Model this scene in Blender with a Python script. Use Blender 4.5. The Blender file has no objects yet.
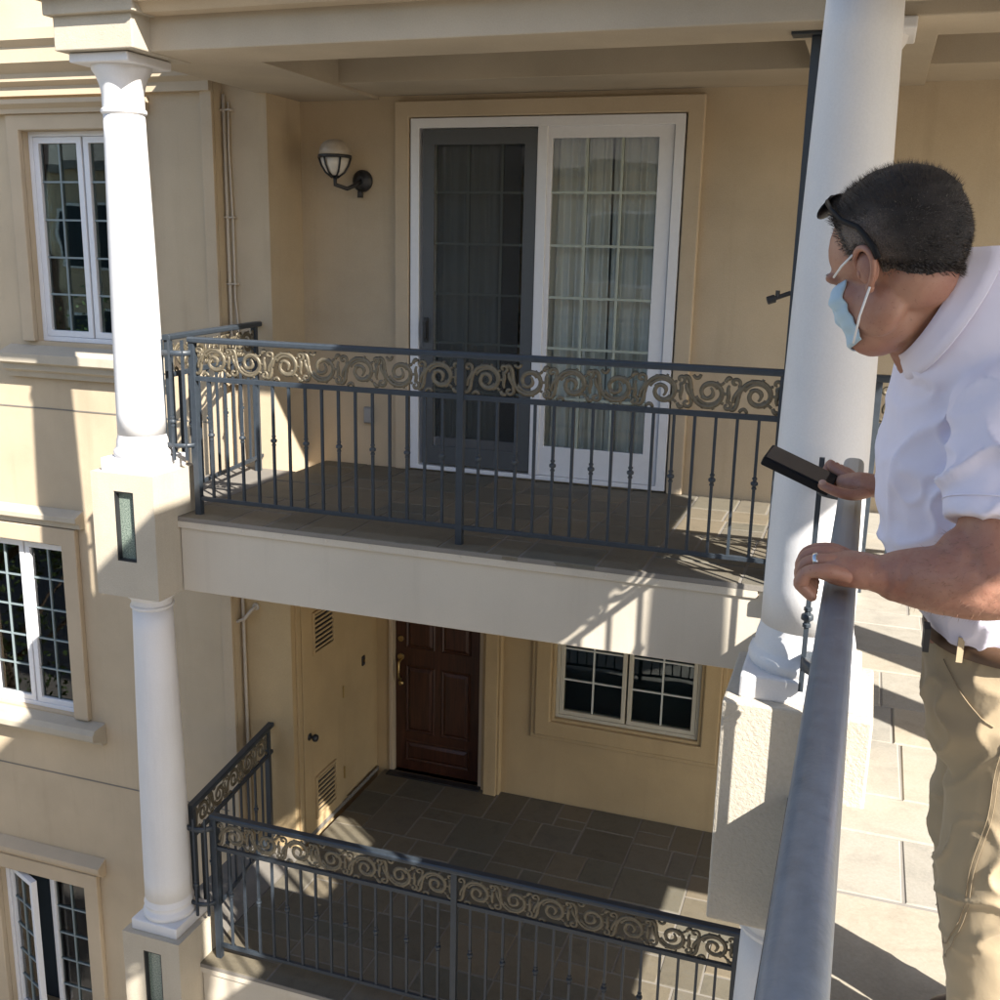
import bpy, bmesh, math, random
from mathutils import Vector, Matrix
random.seed(7)
scene = bpy.context.scene
COL = scene.collection
PI = math.pi

# ------------------------------------------------------------------ camera
YAW, PITCH, ROLL = math.radians(18.98), math.radians(13.39), math.radians(1.27)
CAM = Vector((0.0, 0.0, 1.576))
fwd = Vector((-math.sin(YAW)*math.cos(PITCH), math.cos(YAW)*math.cos(PITCH), -math.sin(PITCH)))
right0 = Vector((math.cos(YAW), math.sin(YAW), 0))
up0 = right0.cross(fwd)
rgt = right0*math.cos(ROLL) + up0*math.sin(ROLL)
upv = up0*math.cos(ROLL) - right0*math.sin(ROLL)
cd = bpy.data.cameras.new('camera'); cam = bpy.data.objects.new('camera', cd); COL.objects.link(cam)
cam.matrix_world = Matrix(((rgt.x, upv.x, -fwd.x, CAM.x), (rgt.y, upv.y, -fwd.y, CAM.y), (rgt.z, upv.z, -fwd.z, CAM.z), (0, 0, 0, 1)))
cd.sensor_width = 36.0; cd.lens = 36.0*1.05294; cd.clip_start = 0.05; cd.clip_end = 2000
scene.camera = cam

# ------------------------------------------------------------------ sky and sun
SUN_DIR = Vector((-1.40, 1.0, -1.32)).normalized()          # the way the light travels
w = bpy.data.worlds.new('World'); scene.world = w; w.use_nodes = True
nt = w.node_tree
sky = nt.nodes.new('ShaderNodeTexSky'); sky.sky_type = 'NISHITA'; sky.sun_disc = False
elev = math.asin(-SUN_DIR.z); az = math.atan2(-SUN_DIR.x, -SUN_DIR.y)
sky.sun_elevation = elev; sky.sun_rotation = az
bg = nt.nodes['Background']; bg.inputs['Strength'].default_value = 0.10
nt.links.new(sky.outputs[0], bg.inputs[0])
sl = bpy.data.lights.new('sun', 'SUN'); sl.energy = 5.0; sl.angle = math.radians(0.53); sl.color = (1.0, 0.955, 0.88)
so = bpy.data.objects.new('sun', sl); COL.objects.link(so)
so.rotation_euler = SUN_DIR.to_track_quat('-Z', 'Y').to_euler(); so.location = (8, -6, 9)
scene.view_settings.view_transform = 'Standard'; scene.view_settings.look = 'None'
scene.view_settings.exposure = 1.55; scene.view_settings.gamma = 1.0
scene.view_settings.use_curve_mapping = False
scene.cycles.use_denoising = True
scene.cycles.max_bounces = 7; scene.cycles.diffuse_bounces = 4; scene.cycles.glossy_bounces = 3; scene.cycles.transmission_bounces = 4; scene.cycles.transparent_max_bounces = 24
scene.cycles.caustics_reflective = False; scene.cycles.caustics_refractive = False

# ------------------------------------------------------------------ mesh helpers
class MB:
    def __init__(s): s.v = []; s.f = []
    def add(s, vs, fs):
        o = len(s.v); s.v += [tuple(p) for p in vs]; s.f += [tuple(i+o for i in f) for f in fs]; return s
    def box(s, x0, x1, y0, y1, z0, z1):
        return s.add([(x0,y0,z0),(x1,y0,z0),(x1,y1,z0),(x0,y1,z0),(x0,y0,z1),(x1,y0,z1),(x1,y1,z1),(x0,y1,z1)],
                     [(0,3,2,1),(4,5,6,7),(0,1,5,4),(1,2,6,5),(2,3,7,6),(3,0,4,7)])
    def lathe(s, prof, c=(0,0,0), n=32, rot=0.0):
        vs = []; fs = []
        for r, z in prof:
            for i in range(n):
                a = rot + 2*PI*i/n; vs.append((c[0]+r*math.cos(a), c[1]+r*math.sin(a), c[2]+z))
        m = len(prof)
        for j in range(m-1):
            for i in range(n):
                k = (i+1) % n; fs.append((j*n+i, j*n+k, (j+1)*n+k, (j+1)*n+i))
        fs.append(tuple(range(n-1, -1, -1))); fs.append(tuple((m-1)*n+i for i in range(n)))
        return s.add(vs, fs)
    def tube(s, pts, rad, n=8, flat=None, caps=True, up=(0,0,1)):
        """swept tube; rad a number or list; flat=(a,b) multiplies the two section axes"""
        pts = [Vector(p) for p in pts]; m = len(pts); vs = []; fs = []
        rs = rad if isinstance(rad, (list, tuple)) else [rad]*m
        up = Vector(up); prevx = None
        for j, p in enumerate(pts):
            t = (pts[min(j+1, m-1)] - pts[max(j-1, 0)]).normalized()
            x = up.cross(t) if prevx is None else prevx - t*prevx.dot(t)
            if x.length < 1e-5: x = Vector((1,0,0)).cross(t)
            if x.length < 1e-5: x = Vector((0,1,0)).cross(t)
            x.normalize(); prevx = x; y = t.cross(x)
            fa, fb = flat if flat else (1, 1)
            for i in range(n):
                a = 2*PI*i/n; q = p + x*(math.cos(a)*rs[j]*fa) + y*(math.sin(a)*rs[j]*fb); vs.append(q[:])
        for j in range(m-1):
            for i in range(n):
                k = (i+1) % n; fs.append((j*n+i, j*n+k, (j+1)*n+k, (j+1)*n+i))
        if caps: fs.append(tuple(range(n-1, -1, -1))); fs.append(tuple((m-1)*n+i for i in range(n)))
        return s.add(vs, fs)
    def extrude(s, prof, axis, a, b):
        """closed 2D profile swept along an axis: 'x' profile=(y,z), 'y' profile=(x,z), 'z' profile=(x,y)"""
        n = len(prof)
        def P(p, t): return {'x': (t, p[0], p[1]), 'y': (p[0], t, p[1]), 'z': (p[0], p[1], t)}[axis]
        vs = [P(p, a) for p in prof] + [P(p, b) for p in prof]
        fs = [(i, (i+1) % n, n+(i+1) % n, n+i) for i in range(n)] + [tuple(range(n-1, -1, -1)), tuple(range(n, 2*n))]
        return s.add(vs, fs)
    def wallxz(s, x0, x1, z0, z1, y, d, holes=()):
        """wall in the XZ plane, front at y, thickness d (towards +Y), with rectangular holes (x0,x1,z0,z1)"""
        xs = sorted({x0, x1} | {h[0] for h in holes} | {h[1] for h in holes}); zs = sorted({z0, z1} | {h[2] for h in holes} | {h[3] for h in holes})
        xs = [x for x in xs if x0 <= x <= x1]; zs = [z for z in zs if z0 <= z <= z1]
        def hole(i, j):
            cx = (xs[i]+xs[i+1])/2; cz = (zs[j]+zs[j+1])/2
            return any(h[0] < cx < h[1] and h[2] < cz < h[3] for h in holes)
        nx, nz = len(xs)-1, len(zs)-1
        solid = lambda i, j: 0 <= i < nx and 0 <= j < nz and not hole(i, j)
        vid = {}; vs = []; fs = []
        def V(i, j, k):
            if (i,j,k) not in vid: vid[(i,j,k)] = len(vs); vs.append((xs[i], y+d*k, zs[j]))
            return vid[(i,j,k)]
        for i in range(nx):
            for j in range(nz):
                if not solid(i, j): continue
                fs.append((V(i,j,0), V(i+1,j,0), V(i+1,j+1,0), V(i,j+1,0)))
                fs.append((V(i,j,1), V(i,j+1,1), V(i+1,j+1,1), V(i+1,j,1)))
                if not solid(i-1,j): fs.append((V(i,j,0), V(i,j+1,0), V(i,j+1,1), V(i,j,1)))
                if not solid(i+1,j): fs.append((V(i+1,j,0), V(i+1,j,1), V(i+1,j+1,1), V(i+1,j+1,0)))
                if not solid(i,j-1): fs.append((V(i,j,0), V(i,j,1), V(i+1,j,1), V(i+1,j,0)))
                if not solid(i,j+1): fs.append((V(i,j+1,0), V(i+1,j+1,0), V(i+1,j+1,1), V(i,j+1,1)))
        return s.add(vs, fs)
    def mesh(s, name, mat, smooth=False, off=(0,0,0)):
        me = bpy.data.meshes.new(name)
        me.from_pydata([(p[0]-off[0], p[1]-off[1], p[2]-off[2]) for p in s.v], [], s.f)
        bm = bmesh.new(); bm.from_mesh(me); bmesh.ops.recalc_face_normals(bm, faces=bm.faces); bm.to_mesh(me); bm.free()
        me.materials.append(mat)
        if smooth:
            for p in me.polygons: p.use_smooth = True
            if smooth == 'auto': me.set_sharp_from_angle(angle=math.radians(34))
        return me
    def build(s, name, mat, parent=None, smooth=False, bevel=0, seg=2):
        """mesh in world coordinates; the thing's origin is taken off when it is a part"""
        me = s.mesh(name, mat, smooth, origin(parent))
        return place(me, name, parent, bevel=bevel, seg=seg, smooth=smooth)

def origin(o):
    p = Vector((0,0,0))
    while o: p += o.location; o = o.parent
    return p
def place(me, name, parent=None, loc=(0,0,0), rotz=0, bevel=0, seg=2, smooth=False, scale=None):
    o = bpy.data.objects.new(name, me); COL.objects.link(o); o.parent = parent; o.location = loc; o.rotation_euler = (0,0,rotz)
    if scale: o.scale = scale
    if bevel:
        b = o.modifiers.new('bevel', 'BEVEL'); b.width = bevel; b.segments = seg; b.limit_method = 'ANGLE'; b.angle_limit = math.radians(40)
    if smooth == 'auto':
        pass
    return o
def thing(name, label, cat, loc=(0,0,0), rotz=0, group=None):
    o = bpy.data.objects.new(name, None); COL.objects.link(o); o.location = loc; o.rotation_euler = (0,0,rotz)
    o.empty_display_size = 0.1
    return tag(o, label, cat, group)
def tag(o, label, cat, group=None):
    o['label'] = label; o['category'] = cat
    if group: o['group'] = group
    return o
def struct(o): o['kind'] = 'structure'; return o
def B(*a): return MB().box(*a)

# ------------------------------------------------------------------ materials
def newmat(name):
    m = bpy.data.materials.new(name); m.use_nodes = True
    n = m.node_tree.nodes; return m, n, m.node_tree.links, n['Principled BSDF']
def ramp(n, l, fac, stops):
    r = n.new('ShaderNodeValToRGB'); el = r.color_ramp.elements
    while len(el) < len(stops): el.new(0.5)
    for e, (p, c) in zip(el, stops): e.position = p; e.color = (*c, 1)
    l.new(fac, r.inputs[0]); return r.outputs[0]
def noise(n, l, vec, scale, detail=4, rough=.55, dist=0):
    t = n.new('ShaderNodeTexNoise'); t.inputs['Scale'].default_value = scale; t.inputs['Detail'].default_value = detail
    t.inputs['Roughness'].default_value = rough; t.inputs['Distortion'].default_value = dist
    if vec is not None: l.new(vec, t.inputs['Vector'])
    return t.outputs[0]
def posn(n, l, sc=(1,1,1)):
    g = n.new('ShaderNodeNewGeometry'); m = n.new('ShaderNodeMapping'); m.inputs['Scale'].default_value = sc
    l.new(g.outputs['Position'], m.inputs[0]); return m.outputs[0]
def objn(n, l, sc=(1,1,1)):
    g = n.new('ShaderNodeTexCoord'); m = n.new('ShaderNodeMapping'); m.inputs['Scale'].default_value = sc
    l.new(g.outputs['Object'], m.inputs[0]); return m.outputs[0]
def mixc(n, l, fac, a, b, mode='MIX'):
    x = n.new('ShaderNodeMix'); x.data_type = 'RGBA'; x.blend_type = mode
    for sock, v in ((0, fac), (6, a), (7, b)):
        if isinstance(v, (int, float)): x.inputs[sock].default_value = v
        elif isinstance(v, tuple): x.inputs[sock].default_value = (*v, 1)
        else: l.new(v, x.inputs[sock])
    return x.outputs[2]
def bump(n, l, p, h, strength=.3, dist=.005, prev=None):
    b = n.new('ShaderNodeBump'); b.inputs['Strength'].default_value = strength; b.inputs['Distance'].default_value = dist
    l.new(h, b.inputs['Height'])
    if prev is not None: l.new(prev, b.inputs['Normal'])
    l.new(b.outputs[0], p.inputs['Normal']); return b.outputs[0]
def stucco(name, c, dark=.80, grain=150, gs=.35, stain=.26, rough=.92):
    m, n, l, p = newmat(name)
    P = posn(n, l); a = noise(n, l, P, 1.3, 5)
    d = tuple(x*dark for x in c)
    col = ramp(n, l, a, [(.3, d), (.7, c)])
    st = noise(n, l, posn(n, l, (7, 7, .5)), 1.0, 5, .6)         # runs of old rain
    stf = ramp(n, l, st, [(.55, (0,0,0)), (.85, (1,1,1))])
    mm = n.new('ShaderNodeMath'); mm.operation = 'MULTIPLY'; mm.inputs[1].default_value = stain; l.new(stf, mm.inputs[0])
    col = mixc(n, l, mm.outputs[0], col, (c[0]*.45, c[1]*.42, c[2]*.38))
    g = noise(n, l, P, grain, 3, .7)
    col = mixc(n, l, .10, col, ramp(n, l, g, [(.3, (.05,.05,.05)), (.7, (1,1,1))]), 'SOFT_LIGHT')
    l.new(col, p.inputs['Base Color']); p.inputs['Roughness'].default_value = rough
    b1 = bump(n, l, p, noise(n, l, P, 6, 3), .25, .012)
    bump(n, l, p, g, gs, .004, b1)
    return m
def paint(name, c, rough=.45, var=.1, metal=0, scale=30, bs=.06, spec=.5):
    m, n, l, p = newmat(name)
    P = objn(n, l); a = noise(n, l, P, scale, 5, .6)
    col = ramp(n, l, a, [(.25, tuple(x*(1-var) for x in c)), (.75, tuple(min(1, x*(1+var)) for x in c))])
    l.new(col, p.inputs['Base Color']); p.inputs['Metallic'].default_value = metal
    r = n.new('ShaderNodeMapRange'); r.inputs['To Min'].default_value = max(.02, rough-.08); r.inputs['To Max'].default_value = rough+.1
    l.new(a, r.inputs[0]); l.new(r.outputs[0], p.inputs['Roughness'])
    p.inputs['Specular IOR Level'].default_value = spec
    bump(n, l, p, noise(n, l, P, scale*3, 3), bs, .002)
    return m
def glass(name, tint=(.80,.86,.85), ior=1.5, refl=1.0, rough=.01):
    m, n, l, p = newmat(name); n.remove(p); out = n['Material Output']
    t = n.new('ShaderNodeBsdfTransparent'); t.inputs[0].default_value = (*tint, 1)
    g = n.new('ShaderNodeBsdfGlossy'); g.inputs['Roughness'].default_value = rough; g.inputs[0].default_value = (refl, refl, refl, 1)
    fr = n.new('ShaderNodeFresnel'); fr.inputs[0].default_value = ior
    wob = n.new('ShaderNodeBump'); wob.inputs['Strength'].default_value = .04; wob.inputs['Distance'].default_value = .02
    l.new(noise(n, l, posn(n, l), 3.0, 1), wob.inputs['Height']); l.new(wob.outputs[0], g.inputs['Normal'])
    mx = n.new('ShaderNodeMixShader'); l.new(fr.outputs[0], mx.inputs[0]); l.new(t.outputs[0], mx.inputs[1]); l.new(g.outputs[0], mx.inputs[2])
    l.new(mx.outputs[0], out.inputs[0]); return m
def stone(name, cols, rough=.7, bs=.35):
    m, n, l, p = newmat(name)
    oi = n.new('ShaderNodeObjectInfo'); P = posn(n, l)
    base = ramp(n, l, oi.outputs['Random'], [(i/(len(cols)-1), c) for i, c in enumerate(cols)])
    a = noise(n, l, P, 9, 6, .65, .6)
    col = mixc(n, l, .35, base, ramp(n, l, a, [(.25, tuple(x*.55 for x in cols[0])), (.5, cols[1]), (.8, tuple(min(1, x*1.25) for x in cols[-1]))]))
    f = noise(n, l, P, 120, 3, .7)
    col = mixc(n, l, .15, col, ramp(n, l, f, [(.3, (.1,.1,.1)), (.7, (.9,.9,.9))]), 'SOFT_LIGHT')
    l.new(col, p.inputs['Base Color']); p.inputs['Roughness'].default_value = rough
    b1 = bump(n, l, p, a, bs, .006); bump(n, l, p, f, .2, .002, b1)
    return m

M = {}
M['wall'] = stucco('tan_stucco', (.52,.415,.285))
M['wall_yellow'] = stucco('ochre_stucco', (.48,.35,.19))
M['trim'] = stucco('trim_stucco', (.52,.415,.29), grain=220, gs=.15, stain=.06)
M['cream'] = stucco('cream_stucco', (.47,.41,.32), gs=.6, stain=.25)
M['coarse'] = stucco('coarse_cream_stucco', (.49,.435,.35), grain=75, gs=1.0, stain=.10)
M['column'] = stucco('column_white', (.68,.665,.66), .88, 160, .12, .22, .6)
M['soffit'] = stucco('soffit_stucco', (.47,.395,.295), stain=.02)
M['fascia'] = stucco('fascia_stucco', (.52,.46,.37), .88, 180, .2, .22)
M['metal'] = paint('slate_paint', (.028,.036,.046), .45, .16)
M['rail'] = paint('handrail_paint', (.165,.195,.235), .36, .20, scale=45, bs=.25)
M['scroll'] = paint('bronze_scroll', (.135,.112,.075), .42, .3, .3, 60)
M['vinyl'] = paint('white_vinyl', (.70,.70,.72), .4, .03)
M['vinyl_warm'] = paint('cream_vinyl', (.50,.46,.37), .42, .04)
M['glass'] = glass('window_glass', (.62,.72,.70))
M['glass_door'] = glass('door_glass', (.965,.975,.96))
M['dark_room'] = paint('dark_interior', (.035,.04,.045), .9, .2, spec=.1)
M['blind'] = paint('interior_shade', (.22,.25,.26), .9, .1, spec=.1)
M['screen_frame'] = paint('screen_frame_grey', (.075,.08,.085), .5, .06)
M['wood'] = None
M['brass'] = paint('aged_brass', (.42,.30,.13), .35, .15, .9)
M['black'] = paint('black_iron', (.018,.018,.02), .45, .2)
M['pipe'] = paint('painted_conduit', (.50,.44,.36), .6, .06)
M['frost'] = paint('frosted_globe', (.62,.58,.52), .35, .05)
M['slate'] = stone('slate_tile', [(.085,.076,.058), (.135,.112,.075), (.08,.082,.068), (.165,.13,.085), (.105,.098,.082)])
M['pave'] = stone('pale_paver', [(.24,.225,.195), (.30,.27,.22), (.35,.285,.195), (.27,.26,.235)], .8, .35)
M['grout'] = stucco('grout', (.20,.18,.155), grain=200)
M['grout_pale'] = stucco('pale_grout', (.23,.21,.185), grain=200)
M['ground'] = stucco('courtyard_paving', (.33,.31,.28), grain=60)
def wood():
    m, n, l, p = newmat('mahogany_door')
    P = objn(n, l, (26, 26, 1.6)); a = noise(n, l, P, 1.6, 6, .6, 1.2)
    l.new(ramp(n, l, a, [(.25, (.022,.008,.005)), (.55, (.052,.018,.010)), (.8, (.085,.032,.017))]), p.inputs['Base Color'])
    p.inputs['Roughness'].default_value = .38; bump(n, l, p, a, .1, .002); return m
M['wood'] = wood()
def screenmat():
    m, n, l, p = newmat('insect_screen'); out = n['Material Output']
    p.inputs['Base Color'].default_value = (.03,.033,.036,1); p.inputs['Roughness'].default_value = .8
    t = n.new('ShaderNodeBsdfTransparent'); mx = n.new('ShaderNodeMixShader'); mx.inputs[0].default_value = .42
    l.new(t.outputs[0], mx.inputs[1]); l.new(p.outputs[0], mx.inputs[2]); l.new(mx.outputs[0], out.inputs[0]); return m
M['screen'] = screenmat()
def greenpanel():
    m, n, l, p = newmat('speckled_green_panel'); P = posn(n, l)
    v = noise(n, l, P, 140, 4, .8)
    l.new(ramp(n, l, v, [(.35, (.05,.07,.055)), (.5, (.16,.20,.165)), (.65, (.33,.37,.32))]), p.inputs['Base Color'])
    p.inputs['Roughness'].default_value = .18; return m
M['green'] = greenpanel()
def curtainmat():
    m, n, l, p = newmat('sheer_curtain'); p.inputs['Base Color'].default_value = (.82,.82,.76,1); p.inputs['Roughness'].default_value = .9
    return m
M['curtain'] = curtainmat()
# ------------------------------------------------------------------ the place: key planes
YF, FY, YB, YL, YP, YB2, S = 5.187, 5.10, 6.948, 6.40, 6.50, 7.954, 3.038
ST = 0.464                                                 # slab depth
WX = -0.10                                                 # open edge of the walkway

gnd = struct(B(-90, 90, -90, 90, -6.6, -6.1).build('ground', M['ground']))

bld = thing('apartment_building', 'tan stucco apartment building with two stacked balconies and casement windows', 'building', (0, 8, -6.1))

# ---- left facade and the strip, pipe wall and recess behind the balconies
UW = (-5.90, -4.96, .83, 2.33); MW = (-6.73, -5.80, -2.21, -.75); BW = (-6.78, -5.84, -5.25, -3.77)
MB().wallxz(-13, -4.285, -6.1, 5.6, YL, .3, [UW, MW, BW]).build('wall', M['wall'], bld)
B(-4.375, -4.285, YL-.03, YL-.002, -6.1, 2.58).build('pilaster_strip', M['trim'], bld, bevel=.004)
B(-4.284, -3.945, YP, 7.3, -.35, 3.0).build('wall', M['wall'], bld)
B(-4.284, -3.862, YP+.002, 8.2, -6.1, -.352).build('wall', M['wall_yellow'], bld)
# horizontal expansion joint and cornice mouldings of the left facade
B(-13, -4.38, YL-.004, YL-.001, .315, .325).build('joint', M['grout'], bld)
B(-13, -4.38, YL-.004, YL-.001, -2.77, -2.76).build('joint', M['grout'], bld)
cor = [(YL+.02, 2.56), (YL-.05, 2.56), (YL-.05, 2.62), (YL-.09, 2.65), (YL-.09, 2.70), (YL-.16, 2.76), (YL-.16, 2.86), (YL-.20, 2.90), (YL-.20, 2.97), (YL+.02, 3.0)]
MB().extrude(cor, 'x', -13, -4.29).build('cornice', M['trim'], bld)

# ---- upper back wall with the sliding door opening, lower back wall
DH = (-3.075, -1.205, .0, 2.425)
MB().wallxz(-3.944, 7, -.3, 2.9, YB, .25, [DH]).build('wall', M['wall'], bld)
ED = (-3.735, -2.845, -S, -.92); LW = (-2.205, -1.0, -2.26, -1.02)
MB().wallxz(-3.86, 7, -6.1, -.36, YB2, .25, [ED, LW]).build('wall', M['wall_yellow'], bld)

def casing(x0, x1, z0, z1, w, y, d, mat, parent, bottom=False, name='casing'):
    zb = z0 - w if bottom else z0
    return MB().wallxz(x0-w, x1+w, zb, z1+w, y-d, d-.001, [(x0, x1, z0 if bottom else z0-1, z1)]).build(name, mat, parent, bevel=.008)

# ---- slabs, fascias and beams
B(-3.76, WX-.002, FY, YB2+.1, -ST, -.03).build('balcony_slab', M['fascia'], bld, bevel=.006)
B(-3.775, WX-.3, FY-.014, FY-.001, -.072, -.016).build('edge_flashing', M['fascia'], bld, bevel=.003)
for k in range(12): B(-3.6+k*.27, -3.588+k*.27, FY-.019, FY-.0135, -.05, -.038).build('screw', M['pipe'], bld)
B(-3.76, 7, FY, YB2+.1, -S-ST, -S-.03).build('balcony_slab', M['fascia'], bld, bevel=.006)
B(-3.775, -.2, FY-.014, FY-.001, -S-.072, -S-.016).build('edge_flashing', M['fascia'], bld, bevel=.003)
B(-.16, .06, 3.46, 5.04, -S-.02, -ST-.01).build('wall', M['wall'], bld)  # unseen wall added under the walkway to keep sun off the lower balcony
B(1.7205, 5, FY+.002, YB-.004, -ST+.003, -.02).build('balcony_slab', M['fascia'], bld)  # unseen slab stretch, added to block sun from the back of the lower floor
B(WX, 1.72, -2.6, YB-.003, -ST+.002, -.03).build('walkway_slab', M['fascia'], bld, bevel=.006)
# entablature: beam, block over the left column, cornice, parapet of the storey above
B(-4.02, 7, 5.0, 5.42, 2.55, 2.90).build('beam', M['soffit'], bld, bevel=.008)
B(-4.215, -3.72, 4.85, 5.36, 2.545, 2.80).build('entablature_block', M['cream'], bld, bevel=.006)
B(-4.25, -3.685, 4.815, 5.40, 2.715, 2.795).build('entablature_block', M['cream'], bld, bevel=.006)
MB().extrude([(5.02, 2.72), (4.90, 2.72), (4.86, 2.76), (4.82, 2.76), (4.82, 3.08), (5.4, 3.08), (5.4, 2.95)], 'x', -4.1, 7).build('cornice', M['trim'], bld)
B(-4.33, -3.6, 4.74, 5.4, 2.80, 3.082).build('cornice', M['trim'], bld, bevel=.01)
B(-4.25, 7, 4.87, 5.02, 3.085, 4.28).build('parapet', M['cream'], bld, bevel=.01)
# coffered ceiling of the upper balcony
B(-4.28, 7, 5.3, 7.1, 2.86, 2.99).build('ceiling', M['soffit'], bld)
B(-4.02, -3.33, 5.415, YB+.02, 2.556, 2.862).build('ceiling_border', M['soffit'], bld, bevel=.004)
B(-3.331, -.42, 6.36, YB+.02, 2.575, 2.862).build('ceiling_border', M['soffit'], bld, bevel=.004)
B(-.42, .16, 5.415, YB+.02, 2.556, 2.862).build('ceiling_border', M['soffit'], bld, bevel=.004)
B(.159, 5, 6.36, YB+.02, 2.575, 2.862).build('ceiling_border', M['soffit'], bld, bevel=.004)
# roof over the walkway where the photographer stands, and the walkway's inner soffit beam
B(-.25, 1.76, -2.6, 4.84, 2.575, 3.40).build('walkway_roof', M['soffit'], bld, bevel=.01)

# ------------------------------------------------------------------ windows
M['shade'] = paint('navy_backing_sheet', (.035,.045,.06), .7, .1, scale=4, spec=.2)  # dark tone of the calm glass, put into a sheet's colour
def ring(x0, x1, z0, z1, w, y0, y1, wb=None, wt=None):
    wb = w if wb is None else wb; wt = w if wt is None else wt
    return MB().wallxz(x0, x1, z0, z1, y0, y1-y0, [(x0+w, x1-w, z0+wb, z1-wt)])
PANE = MB().box(0, 1, 0, .004, 0, 1)
pane_me = {}
def panes(parent, x0, x1, z0, z1, y, nx, nz, mat, bar, bw=.02, rot=None, jit=.003):
    """glazing bars and one pane per cell; rot=(hinge_x, hinge_y, angle) swings the whole sash"""
    key = mat.name
    if key not in pane_me: pane_me[key] = PANE.mesh('pane', mat)
    po = origin(parent); items = []
    def put(o, px, py, pz, a=0):
        if rot:
            hx, hy, an = rot; dx, dy = px-hx, py-hy
            px, py = hx+dx*math.cos(an)-dy*math.sin(an), hy+dx*math.sin(an)+dy*math.cos(an); a += an
        o.location = (px-po.x, py-po.y, pz-po.z); o.rotation_euler = (random.uniform(-jit, jit), 0, a+random.uniform(-jit, jit))
    cw, ch = (x1-x0)/nx, (z1-z0)/nz
    for i in range(nx):
        for j in range(nz):
            o = place(pane_me[key], 'pane', parent, scale=(cw-.002, 1, ch-.002)); put(o, x0+i*cw+.001, y, z0+j*ch+.001)
    vb = MB().box(-bw/2, bw/2, -.012, .016, 0, z1-z0).mesh('muntin', bar); hb = MB().box(0, x1-x0, -.010, .014, -bw/2, bw/2).mesh('muntin', bar)
    keep = jit; jit = 0
    for i in range(1, nx): put(place(vb, 'muntin', parent), x0+i*cw, y, z0)
    for j in range(1, nz): put(place(hb, 'muntin', parent), x0, y, z0+j*ch)
def window(h, y, nsash, nx, nz, frame_mat, glassm, depth=.07, fw=.035, sw=.045, swing=None, room=M['dark_room'], bar=None):
    x0, x1, z0, z1 = h
    win = ring(x0, x1, z0, z1, fw, y+depth-.02, y+depth+.07).build('window', frame_mat, bld, bevel=.004)
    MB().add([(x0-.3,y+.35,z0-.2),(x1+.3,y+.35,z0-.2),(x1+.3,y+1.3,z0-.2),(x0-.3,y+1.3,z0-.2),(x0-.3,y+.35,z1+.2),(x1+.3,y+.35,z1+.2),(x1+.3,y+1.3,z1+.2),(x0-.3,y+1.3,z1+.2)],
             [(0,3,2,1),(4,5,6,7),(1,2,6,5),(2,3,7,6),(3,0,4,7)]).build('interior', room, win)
    B(x0+.01, x1-.01, y+depth+.16, y+depth+.165, z0+.01, z1-.01).build('backing_sheet', M['shade'], win)  # dark sheet added behind the panes so the glass looks calm and navy
    g = .012; W = (x1-x0-2*fw-(nsash-1)*g)/nsash
    for k in range(nsash):
        a = x0+fw+k*(W+g)
        rot = None
        if swing and swing[0] == k: rot = (a, y+depth-.01, swing[1])
        sm = ring(0, W-.004, 0, z1-z0-2*fw-.004, sw, 0, .05).mesh('sash', frame_mat)
        s_ = place(sm, 'sash', win, bevel=.004); po = origin(win)
        s_.location = (a+.002-po.x, y+depth-.015-po.y, z0+fw+.002-po.z)
        if rot: s_.rotation_euler = (0, 0, rot[2])
        panes(win, a+sw, a+W-sw, z0+fw+sw, z1-fw-sw, y+depth+.012, nx, nz, glassm, bar or frame_mat, .013, rot)
    return win

muntin_blue = paint('muntin_grey', (.20,.245,.255), .5, .05)
w1 = window(UW, YL, 2, 2, 5, M['vinyl'], M['glass'], bar=muntin_blue)
casing(UW[0], UW[1], UW[2], UW[3], .11, YL, .045, M['trim'], w1)
MB().extrude([(YL-.001, 2.44), (YL-.07, 2.44), (YL-.07, 2.47), (YL-.11, 2.50), (YL-.11, 2.53), (YL-.001, 2.53)], 'x', -6.12, -4.80).build('head_moulding', M['trim'], w1)
MB().extrude([(YL-.001, .56), (YL-.05, .56), (YL-.06, .60), (YL-.10, .62), (YL-.10, .66), (YL-.15, .68), (YL-.15, .745), (YL-.001, .80)], 'x', -6.17, -4.70).build('sill', M['cream'], w1, bevel=.004)
w2 = window(MW, YL, 2, 2, 5, M['vinyl'], M['glass'], bar=muntin_blue)
casing(MW[0], MW[1], MW[2], MW[3], .14, YL, .05, M['trim'], w2)
MB().extrude([(YL-.001, -.60), (YL-.05, -.60), (YL-.06, -.56), (YL-.10, -.54), (YL-.10, -.50), (YL-.001, -.46)], 'x', -7.0, -5.60).build('head_moulding', M['cream'], w2, bevel=.004)
MB().extrude([(YL-.001, -2.40), (YL-.05, -2.40), (YL-.07, -2.36), (YL-.13, -2.34), (YL-.16, -2.32), (YL-.16, -2.27), (YL-.13, -2.235), (YL-.001, -2.22)], 'x', -7.1, -5.53).build('sill', M['cream'], w2, bevel=.006)
w3 = window(BW, YL, 2, 2, 5, M['vinyl'], M['glass'], swing=(0, math.radians(-22)), bar=muntin_blue)
casing(BW[0], BW[1], BW[2], BW[3], .14, YL, .05, M['trim'], w3)
MB().extrude([(YL-.001, -3.62), (YL-.05, -3.62), (YL-.10, -3.56), (YL-.10, -3.52), (YL-.001, -3.47)], 'x', -7.0, -5.63).build('head_moulding', M['trim'], w3, bevel=.004)
for w_, t_ in ((w1, 'white casement window with ten grid panes per sash, behind the column'), (w2, 'white casement window with heavy projecting sill'), (w3, 'casement window with its left sash swung open')): w_['label'] = t_

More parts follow.
